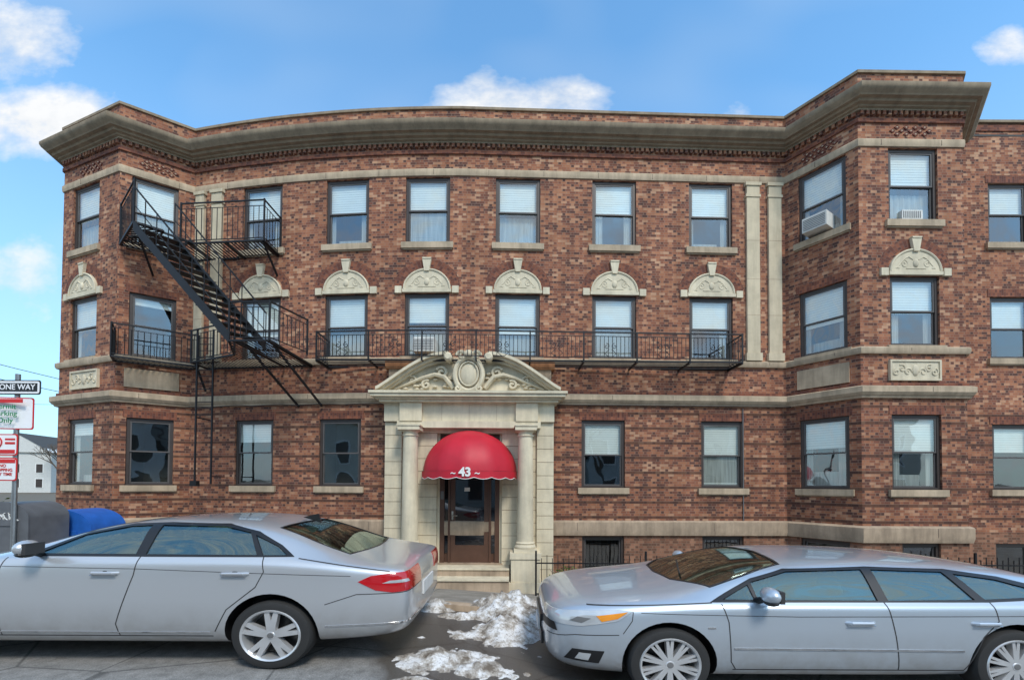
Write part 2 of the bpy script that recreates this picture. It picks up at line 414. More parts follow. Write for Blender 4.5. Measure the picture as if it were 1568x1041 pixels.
# open vertical joints in the stone courses
jt=MB(); GAPM=simple('stone_joint',(.16,.12,.09),.9)
pts=[Vector(p) for p in full]; fullp=Path(full)
for (z0,z1,o,stp_) in ((7.365,7.455,.031,1.05),(3.785,3.84,.061,1.2),(3.08,3.165,.121,1.15),(.62,.775,.071,1.3)):
    d=.35
    while d<fullp.s[-1]-.2:
        if min(abs(d-q) for q in [fullp.s[1],fullp.s[2],fullp.s[3]]+fullp.s[-4:])>.2:
            p=fullp.at(d); q=fullp.at(d+.02); jt.M=frame(p,q-p); jt.box(-.004,.004,-o-.0015,-o+.01,z0,z1,GAPM)
        d+=stp_
jt.M=I4; jt.obj('stone_joints',house)
sweep(trim,full,[(0,7.955),(.05,7.955),(.05,7.98),(.09,7.99),(.10,8.01),(.16,8.02),(.18,8.055),(.24,8.06),(.26,8.09),(.305,8.12),(.33,8.165),(.33,8.215),(.29,8.22),(0,8.25)],COR)
sweep(walls,full,[(0,8.251),(.02,8.251),(.02,8.61),(-.15,8.61)],BR,False)
sweep(trim,full,[(-.16,8.612),(.05,8.612),(.05,8.66),(-.16,8.67)],COR)
sweep(walls,Wp,[(0,8.4),(.02,8.4),(.02,8.52),(-.1,8.52)],BRD,False)
sweep(trim,Wp,[(-.16,8.552),(.05,8.552),(.05,8.60),(-.16,8.61)],COR)
dent=MB()
for a,b in zip(pts,pts[1:]):
    L=(b-a).length; n=max(1,int(L/.095)); dent.M=frame(a,b-a)
    for i in range(n):
        x=(i+.5)*L/n; dent.box(x-.026,x+.026,-.05,.0,7.88,7.953,BR)
    if L<2.2 and L>.9 and (a-pts[0]).length>.1:
        for k in range(-4,5):
            for r in (-1,0,1):
                if (k+r)%2: continue
                x=L/2+k*.08*(L/1.83)**.5; z=7.625+r*.06
                dent.prism([(x-.05,z),(x,z-.036),(x+.05,z),(x,z+.036)],-.016,.0,DIAP)
                dent.prism([(x-.02,z),(x,z-.014),(x+.02,z),(x,z+.014)],-.018,-.0165,ST)
dent.obj('dentil_course',house)
rb=MB(); rb.prismz([tuple(p) for p in full]+[(13.4,8.78),(13.4,20),(-9.9,20)],8.3,8.34,ROOM)
rb.obj('roof',house)
rb=MB(); rb.add([(-9.9,13,-.7),(-9.9,20,-.7),(13.5,20,-.7),(13.5,8.76,-.7),(-9.9,13,8.3),(-9.9,20,8.3),(13.5,20,8.3),(13.5,8.76,8.3)],[(0,4,5,1),(1,5,6,2),(2,6,7,3)],BRB)
rb.obj('rear_walls',house)
pil=MB()
for x,w in ((4.63,.25),(5.06,.25),(-6.31,.2),(-5.92,.24)):
    s=mp.sx(x); p=mp.at(s); q=mp.at(s+.05); pil.M=frame(p,q-p)
    pil.box(-w/2,w/2,-.05,.0,3.88,7.05,CREAM)
    pil.box(-w/2-.02,w/2+.02,-.065,.0,7.052,7.10,CREAM); pil.box(-w/2,w/2,-.055,.0,7.102,7.27,CREAM); pil.box(-w/2-.03,w/2+.03,-.075,.0,7.272,7.335,CREAM)
    pil.box(-w/2-.03,w/2+.03,-.075,.0,3.872,4.02,CREAM)
    for z in (4.75,5.45,6.2): pil.box(-w/2-.001,w/2+.001,-.051,-.0,z,z+.008,STB)
pil.M=I4; pil.obj('pilasters',house)
pn=MB()
for a,b,orn in ((F,E,1),(E,A,0),(B,C,0),(C,D,1)):
    L=math.dist(a,b); pn.M=frame(a,Vector(b)-Vector(a)); c=L*.5; w=.44 if orn else .42
    if not orn: c=L*(.47 if a==E else .52)
    z0,z1=3.285,3.64
    pn.box(c-w,c+w,-.03,.0,z0,z1,STP if orn else ST)
    if orn:
        for (x0,x1,za,zb) in ((c-w,c+w,z1-.03,z1),(c-w,c+w,z0,z0+.03),(c-w,c-w+.03,z0+.031,z1-.031),(c+w-.03,c+w,z0+.031,z1-.031)): pn.box(x0,x1,-.05,-.031,za,zb,STP)
        zc=(z0+z1)/2; pn.ell((c,-.03,zc),(.06,.03,.1),STP,10,6)
        for sg in (-1,1):
            for k in range(3):
                pn.tube(spiral(c+sg*(.13+.1*k),zc+(.03 if k%2 else -.03),.07,1.2,sg*(1 if k%2 else -1),-.033,k),.013,STP,5)
pn.M=I4; pn.obj('spandrel_panels',house)

# ---------------------------------------------------------------- portal
PX=-.785
por=MB(Matrix.Translation((PX,0,0)))
def ash(x0,x1,y0,y1,z0,z1,h):
    n=round((z1-z0)/h); h=(z1-z0)/n
    por.box(x0+.006,x1-.006,y0+.01,y1,z0,z1,STB)
    for i in range(n):
        por.box(x0,x1,y0,y1-.01,z0+i*h+.005,z0+(i+1)*h-.005,STP)
for sg in (-1,1):
    xa,xb=sorted((sg*1.24,sg*1.545)); ash(xa,xb,8.36,8.62,-.55,2.62,.235)
    xa,xb=sorted((sg*.60,sg*1.238)); ash(xa,xb,8.42,8.62,-.4,2.42,.235)
    xa,xb=sorted((sg*.555,sg*.60)); por.box(xa,xb,8.50,8.62,-.4,2.42,STP)
por.box(-1.235,1.235,8.40,8.62,2.421,2.62,STP)
por.box(-1.3,1.3,8.24,8.398,2.50,2.619,STP)
por.box(-1.55,1.55,8.30,8.62,2.622,2.955,STP)
for x in (-.98,-.5,0,.5,.98): por.box(x-.003,x+.003,8.297,8.30,2.64,2.94,STB)
por.box(-1.25,-.85,8.22,8.30,2.621,2.953,STP); por.box(.85,1.25,8.22,8.30,2.621,2.953,STP)
for (o,z0,z1) in ((.05,2.957,3.0),(.10,3.002,3.035),(.17,3.037,3.09),(.20,3.092,3.135)):
    por.box(-1.56-o,1.56+o,8.22-o,8.60,z0,z1,STP)
n=44
for i in range(n):
    x=-1.5+3.0*i/(n-1); por.box(x-.018,x+.018,8.125,8.20,3.004,3.034,ST)
for sg in (-1,1):
    cx=sg*1.025; cy=8.13
    prof=[(.0,.36),(.185,.36),(.19,.39),(.175,.42),(.16,.43),(.172,.455),(.15,.48)]
    prof+=[(.147-.022*((i/10)**1.6),.48+(2.33-.48)*i/10) for i in range(11)]
    prof+=[(.145,2.335),(.145,2.36),(.125,2.37),(.13,2.40),(.17,2.43),(.0,2.43)]
    por.lathe(prof,STP,28,'z',(cx,cy,0))
    por.box(cx-.19,cx+.19,cy-.19,cy+.29,2.432,2.498,STP)
    por.box(cx-.205,cx+.205,cy-.205,cy+.29,2.50,2.522,STP)
    por.box(cx-.20,cx+.20,cy-.20,cy+.29,.30,.358,STP)
    por.box(cx-.27,cx+.27,cy-.26,cy+.26,.2,.298,STP); por.box(cx-.25,cx+.25,cy-.24,cy+.26,-.2,.198,STP); por.box(cx-.28,cx+.28,cy-.27,cy+.26,-.6,-.202,STP)
def sw(k):
    return 1.64-k*1.28, 3.15+.63*(math.sin(k*math.pi/2)**1.15)
N=20
top=[sw(i/N) for i in range(N+1)]
tym=[(-x,z) for x,z in top]+[(x,z) for x,z in reversed(top)]
tym=[(-1.60,3.137)]+tym+[(1.60,3.137)]
por.prism([(p[0]*.97,p[1]-.01 if p[1]>3.16 else 3.137) for p in tym[::-1]],8.30,8.6,STP)
for sg in (-1,1):
    for (y0,y1,dz0,dz1) in ((8.04,8.6,0,.055),(8.12,8.6,-.05,-.001),(8.2,8.6,-.095,-.051)):
        vs=[];fs=[]
        for i,(x,z) in enumerate(top):
            zz=max(3.138,z+dz0)
            vs+=[(sg*x,y0,zz),(sg*x,y0,max(3.14,z+dz1)),(sg*x,y1,max(3.14,z+dz1)),(sg*x,y1,zz)]
        for i in range(N):
            for k in range(4):
                q=(4*i+k,4*i+(k+1)%4,4*i+4+(k+1)%4,4*i+4+k); fs.append(q if sg>0 else q[::-1])
        fs+=[(0,1,2,3),(4*N+3,4*N+2,4*N+1,4*N)]
        por.add(vs,fs,STP)
    por.lathe([(0,8.0),(.05,8.0),(.075,8.03),(.075,8.3),(0,8.3)],STP,14,'y',(sg*.36,0,3.74))
    por.tube([(sg*.28,8.25,3.22),(sg*.45,8.22,3.42),(sg*.62,8.22,3.46),(sg*.85,8.23,3.40),(sg*1.1,8.25,3.3),(sg*1.35,8.26,3.2)],.05,STP,7,r2=.018)
    por.tube(spiral(sg*.5,3.50,.11,1.4,sg,8.24,.5),.03,STP,6)
    por.tube(spiral(sg*.78,3.28,.09,1.3,-sg,8.25,1),.026,STP,6)
    por.tube(spiral(sg*1.03,3.36,.08,1.2,sg,8.26,1),.022,STP,6)
    for k in range(20):
        a=random.uniform(.3,1.3); zz=3.17+max(.02,(1.45-a)*.4)*random.uniform(.1,1)
        por.ell((sg*a,8.27,zz),(.045,.03,.025),STP,7,5)
por.ell((0,8.2,3.45),(.2,.1,.26),STP,20,12)
por.tube([(.245*math.cos(a*math.pi/12),8.15,3.45+.30*math.sin(a*math.pi/12)) for a in range(24)],.048,STP,7,True)
por.tube([(.17*math.cos(a*math.pi/12),8.115,3.45+.215*math.sin(a*math.pi/12)) for a in range(24)],.016,STP,6,True)
for sg in (-1,1):
    por.tube(spiral(sg*.13,3.78,.085,1.3,sg,8.12,0),.032,STP,6); por.tube(spiral(sg*.19,3.19,.065,1.2,sg,8.12,2),.026,STP,6)
por.ell((0,8.1,3.81),(.09,.06,.07),STP,10,6)
por.box(-1.56,1.56,8.36,8.62,3.6,3.76,RUST); por.box(-1.5,1.5,8.40,8.62,3.15,3.60,STB)
por.obj('entrance_portal',house)
dr=MB(Matrix.Translation((PX,0,0)))
dr.box(-.60,.60,8.56,8.62,.0,2.43,DOORM)
for x0,x1 in ((-.555,-.47),(-.40,-.36),(.36,.40),(.47,.555)): dr.box(x0,x1,8.51,8.559,.03,2.3,DOORM)
dr.box(-.36,.36,8.515,8.559,1.75,1.82,DOORM)
for x0,x1 in ((-.355,-.27),(.27,.355)): dr.box(x0,x1,8.53,8.558,.03,1.745,DOORM)
dr.box(-.27,.27,8.531,8.558,.03,.35,DOORM); dr.box(-.27,.27,8.531,8.558,1.66,1.745,DOORM)
DG=simple('door_glass',(.012,.012,.014),.03,0,spec=.9)
dr.box(-.268,.268,8.545,8.5585,.351,1.659,DG); dr.box(-.469,-.401,8.55,8.5585,.2,2.2,DG); dr.box(.401,.469,8.55,8.5585,.2,2.2,DG)
dr.box(-.36,.36,8.55,8.5585,1.821,2.3,DG)
BRASS=simple('nickel',(.6,.58,.5),.25,1)
dr.box(-.335,-.30,8.515,8.529,.82,.98,BRASS); dr.tube([(-.318,8.51,.9),(-.318,8.47,.9),(-.22,8.47,.9)],.012,BRASS,6)
dr.box(-.1,.0,8.535,8.544,1.35,1.42,WHITE); dr.box(-.54,-.48,8.50,8.51,1.2,1.35,GRILL)
dr.box(-.62,.62,8.30,8.60,-.05,.028,STB)
dr.obj('entrance_door',house)
stp=MB(Matrix.Translation((PX,0,0)))
stp.box(-.765,.745,7.95,8.42,-.5,.0,STB); stp.box(-.765,.745,7.66,7.949,-.5,-.13,STB)
stp.box(-.765,.745,7.93,8.43,.001,.026,STP); stp.box(-.765,.745,7.635,7.948,-.129,-.105,STP)
stp.obj('entrance_steps',house)
walls.obj('brick_walls',house); trim.obj('stone_trim_and_frames',house); glass.obj('window_glass',house); rooms.obj('rooms_and_blinds',house)
# service cables clipped along the string course
cb_=MB(); o_=offset(main,.135)
cb_.tube([(p.x,p.y,2.97+.012*math.sin(i*2.1)) for i,p in enumerate(o_)],.008,IRON,4)
cb_.tube([(4.42,ycurve(4.42)-.02,z) for z in (.82,1.8,2.96)],.010,GRILL,5)
cb_.obj('service_cable',house)

# ---------------------------------------------------------------- awning
aw=empty('red_awning')
REDC=simple('red_canvas',(.52,.010,.028),.55,var=.15,scale=3)
a=MB(); AX=-.775; AY=8.40; R1=.86; R2=.86; R3=.76; ZB=1.70
nu,nv=24,12
vs=[];fs=[]
for j in range(nv+1):
    ph=math.pi/2*j/nv
    for i in range(nu+1):
        th=math.pi*i/nu
        sag=1-.03*abs(math.sin(th*6))*max(0,math.cos(ph))**.5
        vs.append((AX-R1*math.cos(th)*math.cos(ph)*sag,AY-R2*math.sin(th)*math.cos(ph)*sag,ZB+R3*math.sin(ph)))
for j in range(nv):
    for i in range(nu):
        k=j*(nu+1)+i; fs.append((k,k+1,k+nu+2,k+nu+1))
a.add(vs,fs,REDC,None,True)
vs=[];fs=[];pipe=[];NV=96
for i in range(NV+1):
    th=math.pi*i/NV; x=AX-(R1+.006)*math.cos(th); y=AY-(R2+.006)*math.sin(th)
    zb=ZB-.10-.03*abs(math.sin(th*9)); vs+=[(x,y,ZB+.005),(x,y,zb)]; pipe.append((x,y,zb))
for i in range(NV): fs.append((2*i,2*i+1,2*i+3,2*i+2))
a.add(vs,fs,REDC,None,True); a.tube(pipe,.006,WHITE,5)
a.obj('canopy',aw,60)
fr=MB()
for k in range(7):
    th=math.pi*k/6; fr.tube([(AX-(R1-.01)*math.cos(th)*math.cos(p),AY-(R2-.01)*math.sin(th)*math.cos(p),ZB+(R3-.01)*math.sin(p)) for p in [math.pi/2*i/8 for i in range(9)]],.009,IRON)
fr.tube([(AX-(R1-.01)*math.cos(math.pi*i/24),AY-(R2-.01)*math.sin(math.pi*i/24),ZB) for i in range(25)],.01,IRON)
fr.obj('awning_frame',aw)
text('43',.20,(AX,AY-R2-.022,ZB-.02),(rad(88),0,0),WHITE,aw,'house_number',.008,bold=.04)
for sg in (-1,1):
    text('~',.15,(AX+sg*.2,AY-R2+.012,ZB-.03),(rad(88),0,rad(sg*13)),WHITE,aw,'valance_scroll',.003)

# ---------------------------------------------------------------- iron work
def railing(mb,pts,h,sp=.085):
    pts=[Vector(p) for p in pts]; up=Vector((0,0,h))
    for a,b in zip(pts,pts[1:]):
        mb.bar(a+up,b+up,.022,IRON); mb.bar(a+Vector((0,0,.05)),b+Vector((0,0,.05)),.014,IRON)
        mb.bar(a+up*.86,b+up*.86,.01,IRON)
        L=(b-a).length; n=max(1,round(L/sp))
        for i in range(1,n): p=a.lerp(b,i/n); mb.bar(p+Vector((0,0,.04)),p+up*.86,.0096,IRON)
    for p in pts: mb.bar(p,p+up*1.03,.026,IRON)
def grate(mb,poly,z,sp=.07,axis=0):
    P=[Vector((p[0],p[1])) for p in poly]; n=len(P)
    for i in range(n): mb.bar((P[i].x,P[i].y,z),(P[(i+1)%n].x,P[(i+1)%n].y,z),.03,IRON)
    lo=min(p[axis] for p in P); hi=max(p[axis] for p in P); c=lo+sp/2; o=1-axis
    while c<hi:
        xs=[]
        for i in range(n):
            a,b=P[i],P[(i+1)%n]
            if (a[axis]-c)*(b[axis]-c)<0:
                k=(c-a[axis])/(b[axis]-a[axis]); xs.append(a[o]+(b[o]-a[o])*k)
        xs.sort()
        for q in range(0,len(xs)-1,2):
            if axis==0: mb.box(c-.014,c+.014,xs[q],xs[q+1],z-.004,z+.004,IRON)
            else: mb.box(xs[q],xs[q+1],c-.014,c+.014,z-.004,z+.004,IRON)
        c+=sp
bal=empty('iron_balcony'); b=MB()
zb=3.70; xa,xb=-3.52,4.14; ff=lambda x: ycurve(x)-.56
xs=[xa+(xb-xa)*i/8 for i in range(9)]
front=[(x,ff(x),zb) for x in xs]
railing(b,[(xa,ycurve(xa),zb)]+front+[(xb,ycurve(xb),zb)],.50,.075)
grate(b,[(xa,ycurve(xa)-.02),(xb,ycurve(xb)-.02),(xb,ff(xb)),(xa,ff(xa))],zb,.10,1)
for x in xs: b.bar((x,ycurve(x),zb-.02),(x,ff(x),zb-.02),.03,IRON)
for i in range(8):
    x=xs[i]*.5+xs[i+1]*.5; y=ff(x)-.005
    for sg in (-1,1):
        b.tube([(p[0],y,p[2]) for p in spiral(x+sg*.07,zb+.25,.055,1.2,sg,y,1.5)],.007,IRON,4)
        b.tube([(x+sg*.02,y,zb+.05),(x+sg*.1,y,zb+.12),(x+sg*.02,y,zb+.2)],.007,IRON,4)
b.obj('balcony_ironwork',bal)

fe=empty('fire_escape'); b=MB()
z3=5.93; z2=3.74
grate(b,[(-7.36,8.46),(-7.0,8.15),(-6.35,8.45),(-4.57,8.28),(-4.57,8.86),(-6.40,9.08)],z3,.07,0)
b.bar((-7.36,8.46,z3),(-6.5,7.73,z3),.035,IRON); b.bar((-6.5,7.73,z3),(-5.95,8.38,z3),.03,IRON)
grate(b,[(-7.2,8.32),(-6.5,7.73),(-6.2,8.0),(-6.85,8.6)],z3+.01,.07,1)
railing(b,[(-7.36,8.46,z3),(-6.5,7.73,z3)],.75,.11)
railing(b,[(-6.2,8.42,z3),(-4.57,8.28,z3),(-4.57,8.86,z3)],.75,.10)
so=[Vector((-6.5,7.73,z3)),Vector((-4.5,7.2,z2))]; si=[Vector((-6.15,8.2,z3)),Vector((-4.18,7.68,z2))]
def plank(a,b_,h,t):
    d=(b_-a); n=Vector((d.y,-d.x,0)).normalized()*t; u=Vector((0,0,h))
    v=[a-n,b_-n,b_-n+u,a-n+u,a+n,b_+n,b_+n+u,a+n+u]
    b.add([tuple(q) for q in v],[(0,1,2,3),(7,6,5,4),(0,4,5,1),(3,2,6,7),(1,5,6,2),(0,3,7,4)],IRON)
plank(so[0]-Vector((0,0,.14)),so[1]-Vector((0,0,.04)),.18,.012); plank(si[0]-Vector((0,0,.12)),si[1]-Vector((0,0,.02)),.15,.012)
nt=14
for i in range(1,nt):
    p=so[0].lerp(so[1],i/nt); q=si[0].lerp(si[1],i/nt); dx=(so[1]-so[0]).normalized(); dx.z=0; dx=dx.normalized()*.10
    v=[p-dx,q-dx,q+dx,p+dx]; b.add([tuple(k) for k in v]+[tuple(k+Vector((0,0,.012))) for k in v],[(3,2,1,0),(4,5,6,7),(0,1,5,4),(1,2,6,5),(2,3,7,6),(3,0,4,7)],IRON)
for pr in (so,si):
    up=Vector((0,0,.62)); b.bar(pr[0]+up,pr[1]+up,.022,IRON)
    b.bar(pr[0]+up*.5,pr[1]+up*.5,.012,IRON)
    for i in range(0,9): p=pr[0].lerp(pr[1],i/8); b.bar(p,p+up,.012,IRON)
grate(b,[(-6.05,8.55),(-4.9,8.0),(-4.5,7.2),(-3.85,7.18),(-3.85,8.72),(-6.05,9.02)],z2,.07,0)
railing(b,[(-4.5,7.2,z2),(-3.85,7.18,z2),(-3.62,8.0,z2)],.62,.09)
railing(b,[(-6.05,8.55,z2),(-4.9,8.0,z2)],.60,.1)
grate(b,[(-7.42,8.46),(-7.18,8.12),(-6.12,8.86),(-6.38,9.08)],z2,.07,0)
railing(b,[(-7.42,8.46,z2),(-7.18,8.12,z2),(-6.12,8.86,z2)],.60,.09)
for (a1,b1) in (((-3.9,7.4,z2),(-3.62,8.66,2.95)),((-4.35,7.4,z2),(-4.1,8.75,2.95)),((-6.0,8.6,z2),(-6.1,9.05,3.3)),
    ((-4.6,8.3,z3),(-4.6,8.86,5.5)),((-6.6,7.9,z3),(-7.0,8.8,5.5))): b.bar(a1,b1,.032,IRON)
for x in (-3.88,-4.4): b.bar((x,7.25,z2),(x,8.75,z2-.02),.04,IRON)
for x in (-4.6,-5.3,-6.0): b.bar((x,8.3,z3-.02),(x,8.95,z3-.02),.035,IRON)
for x in (-5.90,-5.60): b.bar((x,8.5,1.46),(x,8.5,4.35),.026,IRON)
for i in range(13): b.bar((-5.90,8.5,2.75+i*.12),(-5.60,8.5,2.75+i*.12),.012,IRON)
b.box(-5.96,-5.84,8.45,8.55,1.42,1.52,IRON)
b.bar((-5.9,8.5,2.7),(-5.9,8.9,2.7),.02,IRON); b.bar((-5.6,8.5,1.6),(-5.6,8.9,1.6),.02,IRON)
b.obj('fire_escape_ironwork',fe)

# ---------------------------------------------------------------- ground
def smooth(x): x=max(0,min(1,x)); return x*x*(3-2*x)
def base(x): return -.15*smooth((x+2)/3.3)
def gz(x,y):
    if y<5.62: return base(x)
    return base(x)+.07-.38*min(1,max(0,(y-5.75)/2.4))
def grid(name,xs,ys,zf,mat,smooth_=True):
    m=MB(); n=len(xs)
    v=[(x,y,zf(x,y)) for y in ys for x in xs]
    f=[(j*n+i,j*n+i+1,(j+1)*n+i+1,(j+1)*n+i) for j in range(len(ys)-1) for i in range(n-1)]
    m.add(v,f,mat,None,smooth_); return m.obj(name)
def lin(a,b,n): return [a+(b-a)*i/n for i in range(n+1)]
xs=[-60,-30,-14,-8,-5,-3]+lin(-2,1.4,17)+[3,6,10,14,30,60]
ASP,t,bs=newmat('asphalt')
co=t.n('ShaderNodeTexCoord').outputs['Object']
n1=t.noise(co,.9,4,.6); n2=t.noise(co,90,2,.7); n3=t.noise(co,9,4,.7)
col=t.ramp(n2,[(.3,(.17,.165,.155)),(.55,(.26,.255,.245)),(.8,(.38,.37,.355))])
col=t.mix(1.0,col,t.ramp(n3,[(.3,.65),(.7,1.2)]),'MULTIPLY')
sp=t.n('ShaderNodeSeparateXYZ'); t.put(sp.inputs[0],co)
dx=t.m('DIVIDE',t.m('ADD',sp.outputs[0],.15),1.25); dy=t.m('DIVIDE',t.m('SUBTRACT',sp.outputs[1],4.8),1.9)
dd=t.m('ADD',t.m('MULTIPLY',dx,dx),t.m('MULTIPLY',dy,dy))
wet=t.ramp(t.m('ADD',dd,t.m('MULTIPLY',t.m('SUBTRACT',n1,.5),1.8)),[(.75,1.0),(1.15,0.0)])
vo=t.n('ShaderNodeTexVoronoi',feature='DISTANCE_TO_EDGE'); t.put(vo.inputs['Vector'],co); vo.inputs['Scale'].default_value=.9
crack=t.ramp(vo.outputs[0],[(.004,1.0),(.012,0.0)])
col=t.mix(t.m('MULTIPLY',crack,.6),col,(.04,.04,.04,1))
col=t.mix(t.m('MULTIPLY',wet,t.m('ADD',.5,t.m('MULTIPLY',n3,.5))),col,(.055,.043,.032,1))
t.put(bs.inputs['Base Color'],col); t.put(bs.inputs['Roughness'],t.ramp(wet,[(0,.85),(1,.34)]))
bp=t.n('ShaderNodeBump'); bp.inputs['Distance'].default_value=.006; bp.inputs['Strength'].default_value=.8
t.put(bp.inputs['Height'],n2); t.put(bs.inputs['Normal'],bp.outputs[0])
CON,t,bs=newmat('concrete_sidewalk')
co=t.n('ShaderNodeTexCoord').outputs['Object']; sp=t.n('ShaderNodeSeparateXYZ'); t.put(sp.inputs[0],co)
col=t.ramp(t.noise(co,3,4,.65),[(.3,(.21,.185,.15)),(.7,(.34,.31,.265))])
col=t.mix(1.0,col,t.ramp(t.noise(co,70,2),[(.3,.8),(.7,1.1)]),'MULTIPLY')
jx=t.m('LESS_THAN',t.m('FRACT',t.m('DIVIDE',sp.outputs[0],1.2)),.012); jy=t.m('LESS_THAN',t.m('FRACT',t.m('DIVIDE',sp.outputs[1],1.2)),.012)
col=t.mix(t.m('MULTIPLY',t.m('MAXIMUM',jx,jy),.7),col,(.05,.045,.04,1))
t.put(bs.inputs['Base Color'],col); bs.inputs['Roughness'].default_value=.85
GRD=simple('ground_soil',(.16,.13,.09),.95,var=.4)
grid('ground',[-400,-150]+xs+[150,400],[-300,-100,-40,-8,5.5,5.9,6.5,7.2,8.2,12,30,100,400],lambda x,y:gz(x,y)-.03,GRD)
grid('road',xs,[-7,-3,0,2,3,3.5,4,4.5,5,5.6],lambda x,y:base(x),ASP)
grid('sidewalk',xs,[5.75,6.2,6.7,7.2,7.7,8.15,9.2],lambda x,y:gz(x,y),CON)
grid('sidewalk',xs,[-10,-7.15],lambda x,y:base(x)+.1,CON)
k=MB()
for x0,x1 in zip(xs,xs[1:]):
    za,zb_=base(x0),base(x1)
    v=[(x0,5.6,za-.05),(x1,5.6,zb_-.05),(x1,5.6,zb_+.07),(x0,5.6,za+.07),(x0,5.75,za+.072),(x1,5.75,zb_+.072)]
    k.add(v,[(0,1,2,3),(3,2,5,4)],STB)
k.obj('kerb')
# ---------------------------------------------------------------- snow
SN,t,bs=newmat('dirty_snow')
co=t.n('ShaderNodeTexCoord').outputs['Object']
col=t.ramp(t.noise(co,4.5,6,.74),[(.38,(.15,.12,.09)),(.48,(.42,.38,.33)),(.56,(.72,.71,.69)),(.7,(.84,.85,.87))])
col=t.mix(t.ramp(t.noise(co,38,4,.8),[(.54,0.0),(.66,.8)]),col,(.12,.09,.065,1))
t.put(bs.inputs['Base Color'],col); bs.inputs['Roughness'].default_value=.7
blobs=[(.02,5.55,.44,.42,.25),(-.08,4.95,.34,.45,.18),(-.38,4.72,.28,.22,.10),(-.62,4.08,.42,.27,.11),(-.28,3.88,.36,.22,.11),(-.95,5.6,.32,.14,.12),(-.55,5.35,.3,.12,.09),(.14,3.9,.08,.06,.07),(-.6,3.55,.4,.12,.09),(.22,6.15,.22,.3,.14),(.3,4.3,.08,.05,.06),(-.9,4.6,.12,.06,.06),(.25,4.6,.06,.04,.06),(-.95,4.9,.07,.05,.06)]
def sh(x,y):
    h=0
    for bx,by,rx,ry,hh in blobs:
        d=((x-bx)/rx)**2+((y-by)/ry)**2; h=max(h,hh*math.exp(-d*1.1))
    nz=noise.fractal(Vector((x*3.2,y*3.2,1.3)),.8,2.1,5); n2=noise.fractal(Vector((x*13,y*13,4.3)),.8,2.1,3)
    return h*(1+.22*n2)-.052+nz*.05+n2*.006
m=MB(); st=.022; nx=int(2.0/st); ny=int(3.3/st); idx={}; v=[];f=[]
H=[[sh(-1.35+i*st,3.25+j*st) for i in range(nx+1)] for j in range(ny+1)]
def vid(i,j):
    if (i,j) not in idx:
        x,y=-1.35+i*st,3.25+j*st; idx[(i,j)]=len(v); v.append((x,y,gz(x,y)+max(-.008,H[j][i])))
    return idx[(i,j)]
for j in range(ny):
    for i in range(nx):
        if max(H[j][i],H[j+1][i],H[j][i+1],H[j+1][i+1])>0: f.append((vid(i,j),vid(i+1,j),vid(i+1,j+1),vid(i,j+1)))
m.add(v,f,SN,None,True); m.obj('snow_pile',None,180)

# ---------------------------------------------------------------- fence, shrub
def leafmat(name,c):
    m,t,b=newmat(name); co=t.n('ShaderNodeTexCoord').outputs['Object']
    t.put(b.inputs['Base Color'],t.ramp(t.noise(co,9,2),[(.3,(c[0]*.5,c[1]*.5,c[2]*.5)),(.7,(c[0]*1.7,c[1]*1.5,c[2]*1.3))])); b.inputs['Roughness'].default_value=.6; return m
LEAF=leafmat('shrub_leaves',(.08,.13,.02))
def shrub(name,c,r,n,leaf=.03):
    m=MB(); rn=random.Random(len(name)+n)
    for i in range(n):
        d=Vector((rn.gauss(0,1),rn.gauss(0,1),rn.gauss(0,1))).normalized(); k=rn.random()**.35
        k*=.8+.35*noise.noise(d*2.5+Vector(c))
        p=Vector((c[0]+d.x*r[0]*k,c[1]+d.y*r[1]*k,c[2]+abs(d.z)*r[2]*k))
        a=Vector((rn.gauss(0,1),rn.gauss(0,1),rn.gauss(0,1))).normalized(); b_=a.cross(Vector((rn.gauss(0,1),rn.gauss(0,1),1))).normalized()
        m.add([tuple(p-a*leaf),tuple(p+b_*leaf*.5),tuple(p+a*leaf),tuple(p-b_*leaf*.5)],[(0,1,2,3)],LEAF)
    for i in range(8):
        d=Vector((rn.uniform(-1,1)*r[0]*.7,rn.uniform(-1,1)*r[1]*.7,r[2]*.8)); m.tube([(c[0],c[1],c[2]-.05),(c[0]+d.x*.4,c[1]+d.y*.4,c[2]+d.z*.5),(c[0]+d.x,c[1]+d.y,c[2]+d.z)],.012,STB,5,r2=.004)
    return m.obj(name)
shrub('boxwood_shrub',(.92,7.9,-.36),(.40,.22,.48),2000,.028)
shrub('hedge',(-9.0,8.0,-.3),(.6,.4,1.75),5000,.04)
fn=MB()
zf=-.42
x=.40
while x<9.4:
    fn.bar((x,7.52,zf),(x,7.52,.28+(.05 if int(x*10)%2 else 0)),.011,IRON); x+=.09
fn.bar((.4,7.52,.20),(9.4,7.52,.20),.02,IRON); fn.bar((.4,7.52,-.3),(9.4,7.52,-.3),.02,IRON)
for x in (.4,2.2,4,5.8,7.6,9.4): fn.bar((x,7.52,zf),(x,7.52,.40),.03,IRON)
fn.obj('iron_fence')

